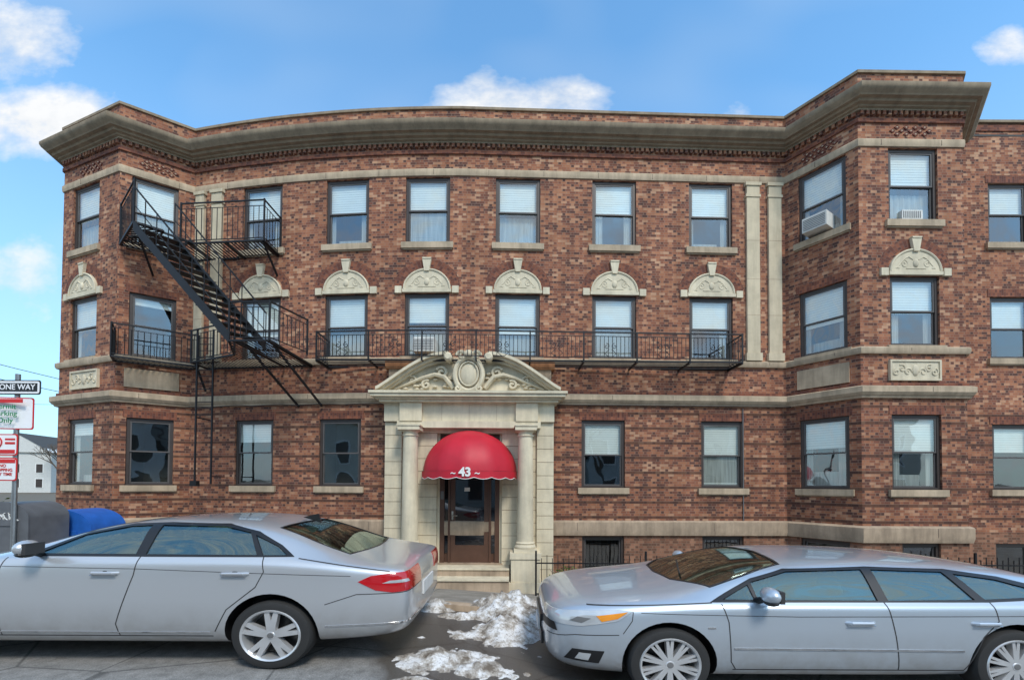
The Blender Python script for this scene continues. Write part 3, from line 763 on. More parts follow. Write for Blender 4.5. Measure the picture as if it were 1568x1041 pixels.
# ---------------------------------------------------------------- mailboxes
def mailbox(name,cx,cy,w,dp,z0,ztop,col):
    e=empty(name); mm=simple(name+'_paint',col,.45,.1,var=.2); m=MB()
    hw=w/2; zr=ztop-hw*.6; n=14
    poly=[(cx-hw,z0+.12),(cx+hw,z0+.12)]+[(cx+hw*math.cos(math.pi*i/n),zr+(ztop-zr)*math.sin(math.pi*i/n)) for i in range(n+1)]
    m.prism(poly,cy-dp/2,cy+dp/2,mm,True)
    poly2=[(cx+(p[0]-cx)*1.02,p[1]+(.008 if p[1]>zr else 0)) for p in poly]
    m.prism(poly2,cy-dp/2-.015,cy-dp/2-.001,mm,True)
    for sx in (-1,1):
        for sy in (-1,1): m.box(cx+sx*(hw-.06)-.03,cx+sx*(hw-.06)+.03,cy+sy*(dp/2-.05)-.03,cy+sy*(dp/2-.05)+.03,z0-.4,z0+.119,mm)
    m.box(cx-hw*.6,cx+hw*.6,cy-dp/2-.03,cy-dp/2-.016,zr-.1,zr-.02,mm)
    m.obj('box',e); return e
mb=mailbox('relay_mailbox',-6.70,6.3,.70,.55,-.1,1.22,(.13,.135,.145))
gf=MB()
for k in range(5):
    x0=-6.9+k*.085
    gf.tube([(x0+.03*math.sin(i*1.3+k)+i*.012,6.0,1.03+.05*math.cos(i*1.1+k*2)) for i in range(8)],.007,WHITE,4)
gf.obj('graffiti',mb)
mailbox('blue_mailbox',-6.60,6.98,.95,.6,-.1,1.08,(.02,.13,.5))

# ---------------------------------------------------------------- street signs
GALV=simple('galvanised_steel',(.35,.36,.36),.4,.8)
SR=simple('sign_red',(.6,.02,.02),.4,var=.03); SG=simple('sign_green',(.02,.22,.08),.4,var=.03); SB=simple('sign_black',(.012,.012,.012),.4,var=.03)
SW=simple('sign_white',(.85,.85,.85),.4,var=.04)
sg_=empty('street_sign_post'); m=MB()
SY=5.95; px_=-6.50
m.tube([(px_,SY+.03,-.3),(px_,SY+.03,2.9)],.028,GALV,10)
def sign(x,z,w,h,border=None,yaw=0,y=None):
    y=SY if y is None else y
    m.M=Matrix.Translation((x,y,z))@Matrix.Rotation(yaw,4,'Z')
    r=.03;pts=[]
    for cx,cz,a0 in ((w/2-r,h/2-r,0),(-w/2+r,h/2-r,90),(-w/2+r,-h/2+r,180),(w/2-r,-h/2+r,270)):
        for k in range(5): a=rad(a0+k*22.5); pts.append((cx+r*math.cos(a),cz+r*math.sin(a)))
    m.prism(pts[::-1],-.006,0,border or SW)
    if border: m.prism([(p[0]*(1-.03/w),p[1]*(1-.03/h)) for p in pts][::-1],-.009,-.0065,SW)
    m.M=I4
sign(px_+.03,2.72,.62,.19,SB)
m.box(px_-.24,px_+.30,SY-.012,SY-.0095,2.665,2.775,SB)
m.prism([(px_-.27,2.72),(px_-.21,2.66),(px_-.21,2.78)][::-1],SY-.0125,SY-.0096,SB)
text('ONE WAY',.10,(px_+.04,SY-.014,2.72),(rad(90),0,0),SW,sg_,'one_way_lettering',.001)
sign(px_-.07,2.38,.58,.42,SR,rad(8))
m.box(px_-.30,px_+.16,SY-.055,SY-.050,2.51,2.56,SR)
text('Permit\nParking\nOnly',.09,(px_-.06,SY-.055,2.37),(rad(90),0,rad(8)),SG,sg_,'permit_lettering',.001)
sign(px_-.12,1.97,.36,.28,SR); sign(px_-.12,1.65,.36,.3,SR)
m.tube([(px_-.21+.07*math.cos(i*math.pi/8),SY-.013,2.0+.07*math.sin(i*math.pi/8)) for i in range(16)],.009,SR,4,True)
text('R',.11,(px_-.21,SY-.013,2.0),(rad(90),0,0),SB,sg_,'no_parking_symbol',.001)
for k,(z,h,c) in enumerate(((2.04,.025,SR),(1.99,.03,SR),(1.88,.05,SR))): m.box(px_-.10 if k<2 else px_-.27,px_+.03,SY-.012,SY-.0095,z-h/2,z+h/2,c)
m.box(px_-.28,px_+.04,SY-.012,SY-.0095,1.73,1.78,SR)
text('NO\nSTOPPING\nANY TIME',.055,(px_-.12,SY-.013,1.64),(rad(90),0,0),SR,sg_,'no_stopping_lettering',.001)
m.obj('post_and_plates',sg_)

# ---------------------------------------------------------------- background
def frame_house(name,x,y,w,d,h,yaw,col):
    e=empty(name); cm=simple(name+'_siding',col,.8,var=.1); m=MB(Matrix.Translation((x,y,-.3))@Matrix.Rotation(yaw,4,'Z'))
    m.box(-w/2,w/2,-d/2,d/2,0,h,cm); rp=[(-w/2-.3,h),(w/2+.3,h),(0,h+w*.32)]
    m.prism(rp[::-1],-d/2-.3,d/2+.3,cm)
    for sg in (-1,1):
        m.add([(sg*(w/2+.4),-d/2-.4,h-.1),(sg*(w/2+.4),d/2+.4,h-.1),(0,d/2+.4,h+w*.32+.12),(0,-d/2-.4,h+w*.32+.12)],[(0,1,2,3)],ROOM)
    for fl in range(max(1,int(h/2.4))):
        for k in range(3):
            xx=-w/2+w*(k+.5)/3; zz=.8+fl*2.3
            m.box(xx-.55,xx+.55,-d/2-.06,-d/2-.001,zz-.1,zz+1.4,WHITE); m.box(xx-.42,xx+.42,-d/2-.08,-d/2-.061,zz,zz+1.3,FR)
            m.box(-w/2-.08,-w/2-.001,-d/2+d*(k+.5)/3-.5,-d/2+d*(k+.5)/3+.5,zz,zz+1.3,FR); m.box(w/2+.001,w/2+.08,-d/2+d*(k+.5)/3-.5,-d/2+d*(k+.5)/3+.5,zz,zz+1.3,FR)
    m.obj('house_body',e)
frame_house('clapboard_house',-77,75,9,10,6.2,.2,(.6,.6,.57))
frame_house('clapboard_house',-92,85,9,10,6,.1,(.45,.47,.5))
for i,(x,w,h,c) in enumerate(((-17,8,5.6,(.6,.57,.48)),(-8,7.5,6.2,(.45,.28,.2)),(.5,8,5.4,(.7,.7,.66)),(9.5,8,6.2,(.5,.52,.5)),(19,8,5.6,(.6,.55,.45)))):
    frame_house('clapboard_house',x,-14,w,8,h,math.pi,c)
BARK=simple('bark',(.12,.095,.075),.9)
def bare_tree(name,x,y,h,z0=0,seed=1,dep0=5):
    m=MB(); rn=random.Random(seed)
    def br(p,d,L,r,dep):
        q=p+d*L; mid=p.lerp(q,.5)+Vector((rn.uniform(-1,1),rn.uniform(-1,1),0))*L*.06
        m.tube([p,mid,q],r,BARK,5,r2=r*.62)
        if dep==0: return
        for k in range(3 if dep>2 else 2+rn.randint(0,1)):
            nd=(d+Vector((rn.uniform(-1,1),rn.uniform(-1,1),rn.uniform(-.2,.7)))*.75).normalized(); br(q,nd,L*rn.uniform(.6,.8),r*.6,dep-1)
    br(Vector((x,y,z0)),Vector((0,0,1)),h*.28,h*.025,dep0); return m.obj(name)
bare_tree('bare_tree',-69,70,10,-.3,3); bare_tree('bare_tree',-4.2,-8.5,7,.1,5,4); bare_tree('bare_tree',6,-8.5,7,.1,8,4)
wr=MB()
for (a_,b_,sag) in (((-30,12,9.5),(-22,28,6.5),.5),((-30,12,8.6),(-22,28,5.9),.5),((-26,10,5.2),(-40,40,8.2),.6)):
    a_=Vector(a_);b_=Vector(b_); wr.tube([tuple(a_.lerp(b_,i/12)-Vector((0,0,sag*math.sin(math.pi*i/12)))) for i in range(13)],.018,IRON,4)
wr.obj('utility_wires')

# ---------------------------------------------------------------- cars
PAINT,t,bs=newmat('silver_paint')
bs.inputs['Metallic'].default_value=.55; bs.inputs['Roughness'].default_value=.34
bs.inputs['Coat Weight'].default_value=1; bs.inputs['Coat Roughness'].default_value=.03
co=t.n('ShaderNodeTexCoord').outputs['Object']
sp=t.n('ShaderNodeSeparateXYZ'); t.put(sp.inputs[0],co)
# road grime thrown up along the lower body
dirt=t.m('MULTIPLY',t.ramp(sp.outputs[2],[(.22,1.0),(.55,0.0)]),t.ramp(t.noise(co,6,3,.7),[(.3,.25),(.7,.75)]))
t.put(bs.inputs['Base Color'],t.mix(dirt,(.60,.615,.63,1),(.33,.315,.295,1)))
t.put(bs.inputs['Coat Weight'],t.m('SUBTRACT',1.0,dirt))
BPAINT=PAINT.copy(); BPAINT.name='silver_blue_paint'
for n_ in BPAINT.node_tree.nodes:
    if n_.type=='MIX': n_.inputs[6].default_value=(.54,.60,.66,1)
CGL=glassmat('car_glass',.18,(.66,.78,.72),False,(.80,.90,.86))
BLK=simple('black_trim',(.012,.012,.013),.4); TIRE=simple('tyre_rubber',(.025,.025,.025),.75); ALU=simple('alloy',(.72,.72,.72),.3,.6)
CAB=simple('cabin_lining',(.13,.13,.125),.9); SEAT=simple('seat_fabric',(.10,.10,.105),.9)
CHR=simple('chrome',(.75,.75,.75),.08,1); TAIL=simple('tail_lamp',(.5,.008,.012),.08,coat=1); LAMP=simple('lamp_clear',(.6,.62,.63),.1,.3,coat=1); AMB=simple('amber',(.85,.3,.02),.15,coat=1)
GAP=simple('panel_gap',(.04,.04,.042),.7); PLATE=simple('licence_plate',(.7,.7,.68),.4)
def ev(o):
    dg=bpy.context.evaluated_depsgraph_get(); return bpy.data.meshes.new_from_object(o.evaluated_get(dg))
def tmpobj(me,name='tmp'):
    o=bpy.data.objects.new(name,me); scene.collection.objects.link(o); return o
def boolean(me,cut,op_):
    a=tmpobj(me); md=a.modifiers.new('b','BOOLEAN'); md.operation=op_; md.object=cut; md.solver='EXACT'
    r=ev(a); bpy.data.objects.remove(a); return r
def make_car(name,stations,yc,zg,windows,wind,rear,panels,gaps,wheels,paint,spoke,cab,zlo):
    e=empty(name)
    rings=[]
    for (x,w,zb,zs,zbl,wb,zr,wr_,zt) in stations:
        zm=zb+(zs-zb)*.55
        half=[(0,zb),(w*.8,zb),(w*.97,zb+.05),(w,zm),(w*.99,zs),(w*.965,zs+(zbl-zs)*.6),(wb,zbl),((wb*.45+wr_*.55),zbl+(zr-zbl)*.6),(wr_,zr),(wr_*.62,zr+(zt-zr)*.75),(0,zt)]
        ring=[(x,-y,z) for y,z in half]+[(x,y,z) for y,z in half[-2:0:-1]]
        rings.append(ring)
    k=len(rings[0]); v=[p for r in rings for p in r]; f=[]
    for i in range(len(rings)-1):
        for j in range(k): f.append((i*k+j,i*k+(j+1)%k,(i+1)*k+(j+1)%k,(i+1)*k+j))
    f.append(tuple(range(k-1,-1,-1))); f.append(tuple((len(rings)-1)*k+j for j in range(k)))
    me=bpy.data.meshes.new('b'); me.from_pydata(v,[],f)
    bm=bmesh.new(); bm.from_mesh(me); bmesh.ops.recalc_face_normals(bm,faces=bm.faces); bm.to_mesh(me); bm.free()
    o=tmpobj(me); sd=o.modifiers.new('s','SUBSURF'); sd.levels=2; sd.render_levels=2; body=ev(o); bpy.data.objects.remove(o)
    nn0=[vv.normal.copy() for vv in body.vertices]
    def off(d,mi=0):
        m2=body.copy()
        for vv,n_ in zip(m2.vertices,nn0): vv.co=vv.co+n_*d
        if mi:
            for p in m2.polygons: p.material_index=mi
        return m2
    def prism_obj(poly,axis,lo,hi,mi=0):
        n=len(poly)
        def P(p,h): return (p[0],h,p[1]) if axis=='y' else ((p[0],p[1],h) if axis=='z' else (h,p[0],p[1]))
        vv=[P(p,lo) for p in poly]+[P(p,hi) for p in poly]
        ff=[tuple(range(n)),tuple(range(2*n-1,n-1,-1))]+[(i,i+n,(i+1)%n+n,(i+1)%n) for i in range(n)]
        mm=bpy.data.meshes.new('c'); mm.from_pydata(vv,[],ff)
        for q in range(3): mm.materials.append([paint,BLK,CAB][q])
        b_=bmesh.new(); b_.from_mesh(mm); bmesh.ops.recalc_face_normals(b_,faces=b_.faces)
        for q in b_.faces: q.material_index=mi
        b_.to_mesh(mm); b_.free(); return tmpobj(mm)
    def finish(me,nm,mats,ang=30):
        idx=[p.material_index for p in me.polygons]
        me.materials.clear()
        for q in mats: me.materials.append(q)
        for p,i_ in zip(me.polygons,idx): p.material_index=min(i_,len(mats)-1); p.use_smooth=True
        me.set_sharp_from_angle(angle=rad(ang))
        ob=bpy.data.objects.new(nm,me); scene.collection.objects.link(ob); ob.parent=e; return ob
    def cutby(me,objs,op_='DIFFERENCE'):
        for o_ in objs: me=boolean(me,o_,op_)
        return me
    def panel(nm,poly,axis,lo,hi,mat,d,shell=None,minus=()):
        c=prism_obj(poly,axis,lo,hi); r=boolean(off(d),c,'INTERSECT'); bpy.data.objects.remove(c)
        if shell is not None:
            c=tmpobj(off(shell)); r=boolean(r,c,'DIFFERENCE'); bpy.data.objects.remove(c)
        r=cutby(r,minus)
        for p in r.polygons: p.material_index=0
        finish(r,nm,[mat])
    def grow(poly,d):
        n=len(poly); P=[Vector(p) for p in poly]; out=[]
        ar=sum(P[i].x*P[(i+1)%n].y-P[(i+1)%n].x*P[i].y for i in range(n)); s_=1 if ar>0 else -1
        for i in range(n):
            a=(P[i]-P[i-1]).normalized(); b_=(P[(i+1)%n]-P[i]).normalized()
            n1=Vector((a.y,-a.x))*s_; n2=Vector((b_.y,-b_.x))*s_; m_=(n1+n2).normalized(); out.append(tuple(P[i]+m_*d/max(.5,m_.dot(n1))))
        return out
    bd=body.copy(); bd.materials.clear()
    for q in (paint,BLK,CAB): bd.materials.append(q)
    for (wx,wz,ar,az) in wheels:
        for sgn in (-1,1):
            poly=[(wx+ar*math.cos(2*math.pi*i/40),wz+az*math.sin(2*math.pi*i/40)) for i in range(40)]
            c=prism_obj(poly,'y',*sorted((sgn*.58,sgn*1.4)),mi=1)
            bd=boolean(bd,c,'DIFFERENCE'); bpy.data.objects.remove(c)
    c=prism_obj(cab,'y',-1.2,1.2,mi=2); inner=off(-.05,2); inner.materials.clear()
    for q in (paint,BLK,CAB): inner.materials.append(q)
    inner=boolean(inner,c,'INTERSECT'); bpy.data.objects.remove(c)
    for p in inner.polygons: p.material_index=2
    c=tmpobj(inner); bd=boolean(bd,c,'DIFFERENCE'); bpy.data.objects.remove(c)
    wt,wg=windows
    side={}
    for sgn in (-1,1):
        lo,hi=sorted((sgn*.30,sgn*1.3)); side[sgn]=[prism_obj(w_,'y',lo,hi,1) for w_ in wg]
    wsc=prism_obj(wind,'z',zlo[0],2,1); rwc=prism_obj(rear,'z',zlo[1],2,1)
    for o_ in side[-1]+side[1]+[wsc,rwc]: bd=boolean(bd,o_,'DIFFERENCE')
    finish(bd,'body',[paint,BLK,CAB])
    for sgn in (-1,1):
        lo,hi=sorted((sgn*.35,sgn*1.3)); s='near' if sgn<0 else 'far'
        panel('window_trim_'+s,wt,'y',lo,hi,BLK,.003,-.02,side[sgn])
        for i,w_ in enumerate(wg): panel('side_glass_%s_%d'%(s,i),w_,'y',lo,hi,CGL,-.004,-.009)
        for i,(nm,poly,mat,d) in enumerate(panels): panel('%s_%s'%(nm,s),poly,'y',lo,hi,mat,d)
        if sgn<0:
            for i,(pts,wd) in enumerate(gaps):
                L=[];R=[]
                for q in range(len(pts)):
                    a=Vector(pts[max(0,q-1)]); b_=Vector(pts[min(len(pts)-1,q+1)]); tt=(b_-a).normalized(); nn=Vector((-tt.y,tt.x))*wd/2
                    L.append(tuple(Vector(pts[q])+nn)); R.append(tuple(Vector(pts[q])-nn))
                panel('panel_gap_%d'%i,L+R[::-1],'y',lo,hi,GAP,.0015)
    panel('windscreen_trim',grow(wind,.02),'z',zlo[0],2,BLK,.0025,-.02,[wsc]); panel('windscreen',wind,'z',zlo[0],2,CGL,-.004,-.009)
    panel('rear_window_trim',grow(rear,.015),'z',zlo[1],2,BLK,.0025,-.02,[rwc]); panel('rear_window',rear,'z',zlo[1],2,CGL,-.004,-.009)
    for o_ in side[-1]+side[1]+[wsc,rwc]: bpy.data.objects.remove(o_)
    wm=MB()
    for (wx,wz,ar,az) in wheels:
        R=ar*.875; kz=(wz/R)
        for sgn in (-1,1):
            wm.M=Matrix.Translation((wx,sgn*(W_-.015),wz))@Matrix.Diagonal((1,1*(-sgn),kz,1))
            wm.lathe([(R*.70,.02),(R*.72,-.005),(R*.84,-.012),(R*.95,-.002),(R*.995,.02),(R,.05),(R,.16),(R*.95,.2),(R*.6,.2)],TIRE,48,'y')
            wm.lathe([(R*.755,-.006),(R*.735,-.016),(R*.69,-.008),(R*.66,.03),(R*.66,.16),(0,.16)],ALU,48,'y')
            wm.lathe([(.0,.10),(R*.6,.10),(R*.62,.13)],BLK,32,'y')
            wm.lathe([(0,-.004),(R*.10,-.004),(R*.13,.006),(R*.17,.02),(R*.17,.06)],ALU,20,'y')
            wm.lathe([(0,-.008),(R*.075,-.007),(R*.085,-.003)],GRILL,16,'y')
            M0=wm.M.copy()
            for kk in range(spoke[0]):
                for dd in spoke[1]:
                    an=2*math.pi*kk/spoke[0]+dd
                    wm.M=M0@Matrix.Rotation(an,4,'Y')
                    a0,a1=R*.11,R*.705; wi,wo=spoke[2],spoke[3]
                    v=[(-wi,.0,a0),(wi,.0,a0),(wi,.05,a0),(-wi,.05,a0),(-wo,.002,a1),(wo,.002,a1),(wo,.05,a1),(-wo,.05,a1)]
                    wm.add(v,[(0,1,2,3),(7,6,5,4),(0,4,5,1),(1,5,6,2),(2,6,7,3),(3,7,4,0)],ALU)
            wm.M=I4
    wm.obj('wheels',e)
    e.location=(0,yc,zg)
    return e
def seats(par,rows,zt,wheel):
    m=MB()
    for x in rows:
        for y in (-.36,.36):
            m.ell((x,y,zt-.25),(.08,.22,.27),SEAT,12,8); m.ell((x+.01,y,zt+.0),(.045,.11,.06),SEAT,10,6)
    x,y,z=wheel
    m.tube([(x+.05*math.cos(a),y+.17*math.sin(a),z+.13*math.cos(a)) for a in [2*math.pi*i/20 for i in range(20)]],.014,BLK,6,True)
    m.ell((x-.15,0,z-.12),(.2,.65,.12),BLK,16,8)
    m.obj('seats_and_dashboard',par)
W_=.90
SL=[(-5.66,.30,.26,.44,.50,.28,.52,.2,.53),(-5.58,.62,.19,.48,.57,.58,.60,.44,.62),(-5.25,.84,.16,.58,.70,.78,.73,.6,.75),(-4.75,.90,.16,.68,.80,.83,.82,.65,.85),(-4.3,.91,.16,.76,.87,.85,.885,.70,.92),
(-3.95,.91,.16,.80,.89,.85,.975,.68,1.02),(-3.6,.91,.16,.81,.895,.85,1.09,.65,1.12),(-3.25,.91,.16,.815,.895,.85,1.155,.63,1.18),(-2.65,.91,.16,.82,.895,.85,1.17,.62,1.19),(-2.15,.91,.16,.82,.89,.85,1.125,.62,1.15),(-1.8,.905,.17,.81,.875,.85,1.025,.62,1.045),
(-1.45,.895,.18,.785,.845,.84,.885,.67,.90),(-1.12,.87,.20,.75,.805,.81,.822,.70,.832),(-.93,.835,.23,.73,.785,.785,.80,.68,.812),(-.87,.79,.27,.70,.765,.75,.775,.66,.79),(-.83,.70,.34,.62,.68,.66,.695,.56,.70)]
wt=[(-3.98,.893),(-3.62,1.07),(-3.28,1.137),(-2.95,1.15),(-2.45,1.14),(-2.16,1.08),(-1.92,.975),(-1.78,.893)]
wg=[[(-3.88,.91),(-3.61,1.05),(-3.27,1.118),(-3.08,1.128),(-3.06,.91)],[(-2.98,.91),(-2.99,1.13),(-2.45,1.12),(-2.22,1.073),(-2.08,.905)],[(-2.17,1.055),(-2.03,.903),(-1.84,.903),(-1.95,.97)]]
wind=[(-4.30,0),(-4.26,-.35),(-4.05,-.68),(-3.75,-.62),(-3.32,-.50),(-3.24,0),(-3.32,.50),(-3.75,.62),(-4.05,.68),(-4.26,.35)]
rearw=[(-2.04,0),(-2.04,-.50),(-1.70,-.57),(-1.40,-.60),(-1.35,-.3),(-1.33,0),(-1.35,.3),(-1.40,.60),(-1.70,.57),(-2.04,.50)]
panels=[('tail_lamp',[(-1.24,.70),(-1.14,.745),(-.98,.765),(-.6,.765),(-.6,.62),(-.97,.61),(-1.1,.63)],TAIL,.005),
('tail_lamp_clear',[(-1.05,.685),(-.99,.705),(-.86,.71),(-.85,.685)],LAMP,.008),
('sill_chrome',[(-4.2,.285),(-2.42,.285),(-2.42,.297),(-4.2,.297)],CHR,.004),
('bumper_chrome',[(-1.5,.335),(-.6,.355),(-.6,.37),(-1.5,.35)],CHR,.004),
('headlamp',[(-5.6,.5),(-5.3,.64),(-5.05,.66),(-5.2,.55)],LAMP,.005)]
gaps=[([(-3.01,.895),(-3.03,.75),(-3.12,.5),(-3.17,.36),(-3.15,.26)],.008),([(-2.02,.90),(-1.99,.78),(-2.05,.66),(-2.28,.48),(-2.38,.30)],.008),
([(-4.15,.26),(-2.4,.26)],.008),([(-4.1,.88),(-4.14,.6),(-4.1,.26)],.008),([(-1.5,.52),(-1.25,.60),(-.6,.61)],.006),([(-1.74,.88),(-1.4,.83),(-1.0,.775)],.006),([(-4.1,.815),(-3.0,.80),(-1.3,.745)],.004)]
cab=[(-4.15,.66),(-4.25,1.3),(-1.34,1.3),(-1.48,.66)]
car1=make_car('parked_sedan',SL,4.58,0.0,(wt,wg),wind,rearw,panels,gaps,[(-1.93,.272,.375,.335),(-4.73,.272,.375,.335)],PAINT,(5,(-.17,.17),.026,.02),cab,(.86,.79))
seats(car1,(-2.95,-2.05),1.0,(-3.55,-.36,.93))
def extras(par,handles,mirror,paint,yw):
    m=MB()
    for x,z in handles:
        m.tube([(x-.11,-yw+.0,z),(x-.08,-yw-.032,z+.004),(x+.08,-yw-.032,z+.004),(x+.11,-yw,z)],.013,paint,8)
        m.tube([(x-.10,-yw-.03,z-.014),(x+.10,-yw-.03,z-.014)],.004,CHR,6)
        m.ell((x,-yw+.012,z),(.10,.02,.035),GAP,12,6)
    for sg in (-1,1):
        x,z=mirror; y=sg*(yw+.09)
        m.ell((x,y,z+.015),(.062,.10,.062),paint,16,10); m.box(x+.035,x+.066,y-.075,y+.075,z-.03,z+.055,GAP)
        m.ell((x,y,z-.03),(.05,.085,.03),BLK,12,6)
        m.tube([(x-.01,y*.93,z-.03),(x-.03,sg*(yw-.06),z-.06)],.025,BLK,6)
    m.obj('handles_and_mirrors',par)
extras(car1,[(-3.26,.765),(-2.22,.765)],(-3.80,.96),PAINT,.893)
m=MB(); m.prism([(-2.08,1.155),(-1.90,1.10),(-1.93,1.19)],-.012,.012,BLK); m.box(-.84,-.822,-.25,.25,.46,.58,PLATE)
m.obj('antenna_and_plate',car1)
W_=.865
SR_=[(.27,.34,.28,.46,.54,.30,.57,.2,.585),(.32,.64,.19,.53,.62,.58,.655,.48,.675),(.52,.80,.15,.585,.68,.73,.715,.58,.735),(1.0,.86,.14,.64,.725,.79,.76,.64,.785),(1.42,.87,.14,.67,.745,.81,.79,.67,.825),
(1.68,.87,.14,.68,.745,.81,.865,.65,.905),(1.98,.87,.14,.685,.745,.81,.95,.62,.985),(2.30,.87,.14,.69,.745,.81,1.0,.605,1.035),(2.95,.87,.14,.69,.745,.81,1.01,.60,1.045),(3.65,.87,.15,.69,.75,.81,.985,.59,1.015),(4.15,.865,.16,.70,.755,.80,.935,.58,.96),
(4.45,.84,.18,.70,.75,.77,.88,.56,.90),(4.63,.80,.22,.66,.71,.72,.775,.55,.80),(4.74,.66,.32,.52,.58,.6,.61,.5,.63)]
wt=[(1.54,.742),(1.92,.895),(2.22,.965),(2.90,.985),(3.55,.967),(3.95,.915),(4.3,.83),(4.33,.775),(3.7,.752)]
wg=[[(1.64,.757),(1.88,.855),(1.89,.757)],[(1.915,.757),(1.91,.872),(2.23,.949),(2.84,.967),(2.84,.757)],[(2.92,.966),(3.5,.95),(3.60,.765),(2.92,.757)],[(3.58,.937),(3.90,.897),(4.22,.81),(4.22,.785),(3.68,.766)]]
wind=[(1.36,0),(1.40,-.35),(1.60,-.66),(1.88,-.61),(2.22,-.52),(2.28,0),(2.22,.52),(1.88,.61),(1.60,.66),(1.40,.35)]
rearw=[(4.3,0),(4.3,-.45),(4.56,-.48),(4.58,0),(4.56,.48),(4.3,.45)]
panels=[('headlamp',[(.2,.53),(.2,.60),(.5,.65),(.84,.675),(.94,.668),(.82,.595),(.55,.54)],LAMP,.005),('indicator',[(.66,.625),(.90,.664),(.82,.612),(.70,.585)],AMB,.008),
('headlamp_inner',[(.46,.575),(.52,.61),(.62,.605),(.55,.565)],GRILL,.007),
('fog_lamp',[(.42,.27),(.48,.36),(.72,.36),(.68,.26)],BLK,.005),('fog_lamp_lens',[(.50,.285),(.53,.335),(.62,.335),(.60,.28)],LAMP,.010),
('grille',[(.2,.46),(.2,.52),(.35,.53),(.37,.47)],BLK,.004),
('rub_strip',[(1.7,.395),(3.45,.385),(3.45,.40),(1.7,.41)],CHR,.006),('wing_badge',[(1.5,.55),(1.56,.55),(1.56,.565),(1.5,.565)],CHR,.004)]
gaps=[([(1.62,.73),(1.66,.6),(1.68,.3),(1.72,.24)],.008),([(2.88,.75),(2.93,.5),(2.97,.24)],.008),([(3.70,.75),(3.72,.62),(3.6,.5),(3.48,.24)],.008),([(1.7,.235),(3.48,.235)],.008),
([(.6,.69),(1.1,.715),(1.55,.738)],.006),([(.94,.665),(.93,.60),(.86,.5)],.006),([(.3,.42),(.5,.47),(.83,.49)],.006),([(1.0,.66),(2.2,.645),(4.4,.66)],.004)]
cab=[(1.48,.56),(1.44,1.2),(4.5,1.2),(4.42,.56)]
car2=make_car('parked_hatchback',SR_,4.37,-.15,(wt,wg),wind,rearw,panels,gaps,[(1.215,.272,.36,.325),(3.86,.272,.36,.325)],BPAINT,(10,(-.09,.09),.014,.011),cab,(.745,.76))
seats(car2,(2.75,3.55),.87,(2.15,-.36,.79))
extras(car2,[(2.66,.60),(3.62,.60)],(1.93,.81),BPAINT,.855)
m=MB(); m.box(.262,.285,-.35,.35,.26,.36,BLK); m.box(.255,.29,-.3,.3,.44,.50,BLK); m.box(.245,.262,-.15,.15,.32,.42,PLATE)
m.tube([(1.49,-.3,.86),(1.56,-.05,.875),(1.64,.2,.90)],.008,BLK); m.obj('front_grille_and_wipers',car2)

# ---------------------------------------------------------------- world, sun, camera
w=bpy.data.worlds.new('World'); scene.world=w; w.use_nodes=True; nt=w.node_tree; t=NT(nt)
bg=nt.nodes['Background']; sky=t.n('ShaderNodeTexSky'); sky.sky_type='NISHITA'; sky.sun_disc=False
SE=rad(48); SRt=rad(155)
sky.sun_elevation=SE; sky.sun_rotation=SRt; sky.air_density=1.0; sky.dust_density=.6; sky.ozone_density=1.6
gen=t.n('ShaderNodeTexCoord').outputs['Generated']; sp=t.n('ShaderNodeSeparateXYZ'); t.put(sp.inputs[0],gen)
X,Y,Z=sp.outputs
Ys=t.m('MAXIMUM',t.m('ABSOLUTE',Y),.05); u=t.m('DIVIDE',X,Ys); v_=t.m('DIVIDE',Z,Ys)
cb=t.n('ShaderNodeCombineXYZ'); t.put(cb.inputs[0],u); t.put(cb.inputs[1],t.m('MULTIPLY',v_,1.5)); t.put(cb.inputs[2],Y)
nz=t.noise(cb.outputs[0],5.5,5,.6); nz2=t.noise(cb.outputs[0],1.6,2,.55)
tot=None
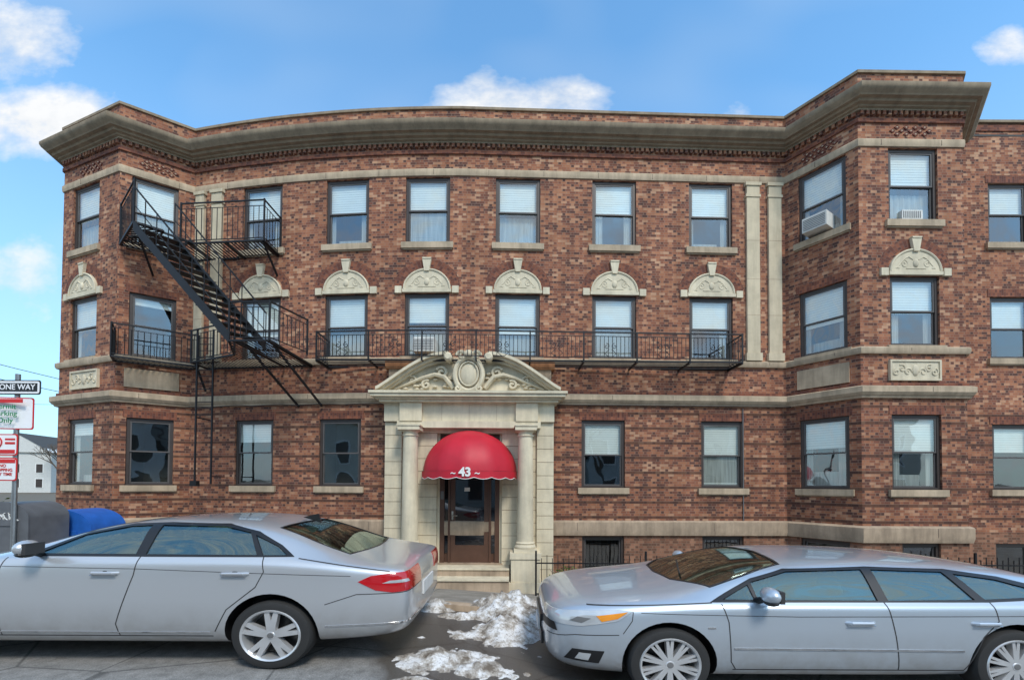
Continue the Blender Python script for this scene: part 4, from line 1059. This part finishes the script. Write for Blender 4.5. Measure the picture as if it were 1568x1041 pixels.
for (u0,v0,ru,rv,k) in ((-.03,.835,.16,.085,1),(.10,.86,.12,.06,1),(-.07,.89,.07,.05,.8),(-1.03,.80,.22,.085,1),(-1.15,.98,.2,.10,.9),(.50,.80,.08,.06,.6),(1.10,.98,.08,.06,.7),(-1.1,.46,.12,.12,.5)):
    a_=t.m('DIVIDE',t.m('SUBTRACT',u,u0),ru); b_=t.m('DIVIDE',t.m('SUBTRACT',v_,v0),rv)
    d_=t.m('SUBTRACT',k,t.m('MULTIPLY',t.m('ADD',t.m('MULTIPLY',a_,a_),t.m('MULTIPLY',b_,b_)),.9))
    tot=d_ if tot is None else t.m('MAXIMUM',tot,d_)
fr_=t.m('GREATER_THAN',Y,0.0)
tot=t.m('ADD',t.m('MULTIPLY',t.m('MAXIMUM',tot,-1.5),fr_),t.m('MULTIPLY',t.m('SUBTRACT',1.0,fr_),.35))
val=t.m('ADD',tot,t.m('MULTIPLY',t.m('SUBTRACT',nz,.5),3.0))
mask=t.ramp(val,[(.0,0.0),(1.1,1.0)])
shade=t.ramp(nz,[(.3,(5.1,5.4,5.8)),(.6,(6.5,6.6,6.7))])
haze=t.ramp(Z,[(0.0,.75),(.6,.0)])
skyc=t.mix(1.0,sky.outputs[0],(1.4,2.1,2.25,1),'MULTIPLY')
skyc=t.mix(haze,skyc,(3.2,4.5,5.9,1))
thin=t.ramp(nz2,[(.45,0.0),(.8,.3)])
skyc=t.mix(thin,skyc,(4.6,5.4,6.2,1))
fin=t.mix(mask,skyc,shade)
t.put(bg.inputs[0],fin); bg.inputs[1].default_value=.15
sun=bpy.data.lights.new('sun','SUN'); sun.energy=2.4; sun.angle=rad(14); sun.color=(1,.92,.82)
so_=bpy.data.objects.new('sun',sun); scene.collection.objects.link(so_)
dv=Vector((math.sin(SRt)*math.cos(SE),math.cos(SRt)*math.cos(SE),math.sin(SE)))
so_.rotation_euler=dv.to_track_quat('Z','Y').to_euler(); so_.location=(5,-10,15)
cam=bpy.data.cameras.new('camera'); co_=bpy.data.objects.new('camera',cam); scene.collection.objects.link(co_)
cam.sensor_width=36; cam.sensor_fit='HORIZONTAL'; cam.lens=36*700/1568; cam.shift_y=.1298; cam.clip_end=2000; cam.clip_start=.05
co_.matrix_world=Matrix.Translation((0,0,1.5))@Matrix.Rotation(rad(91.3),4,'X')@Matrix.Rotation(rad(.3),4,'Z')
scene.camera=co_
scene.view_settings.view_transform='Standard'; scene.view_settings.look='None'; scene.view_settings.exposure=0
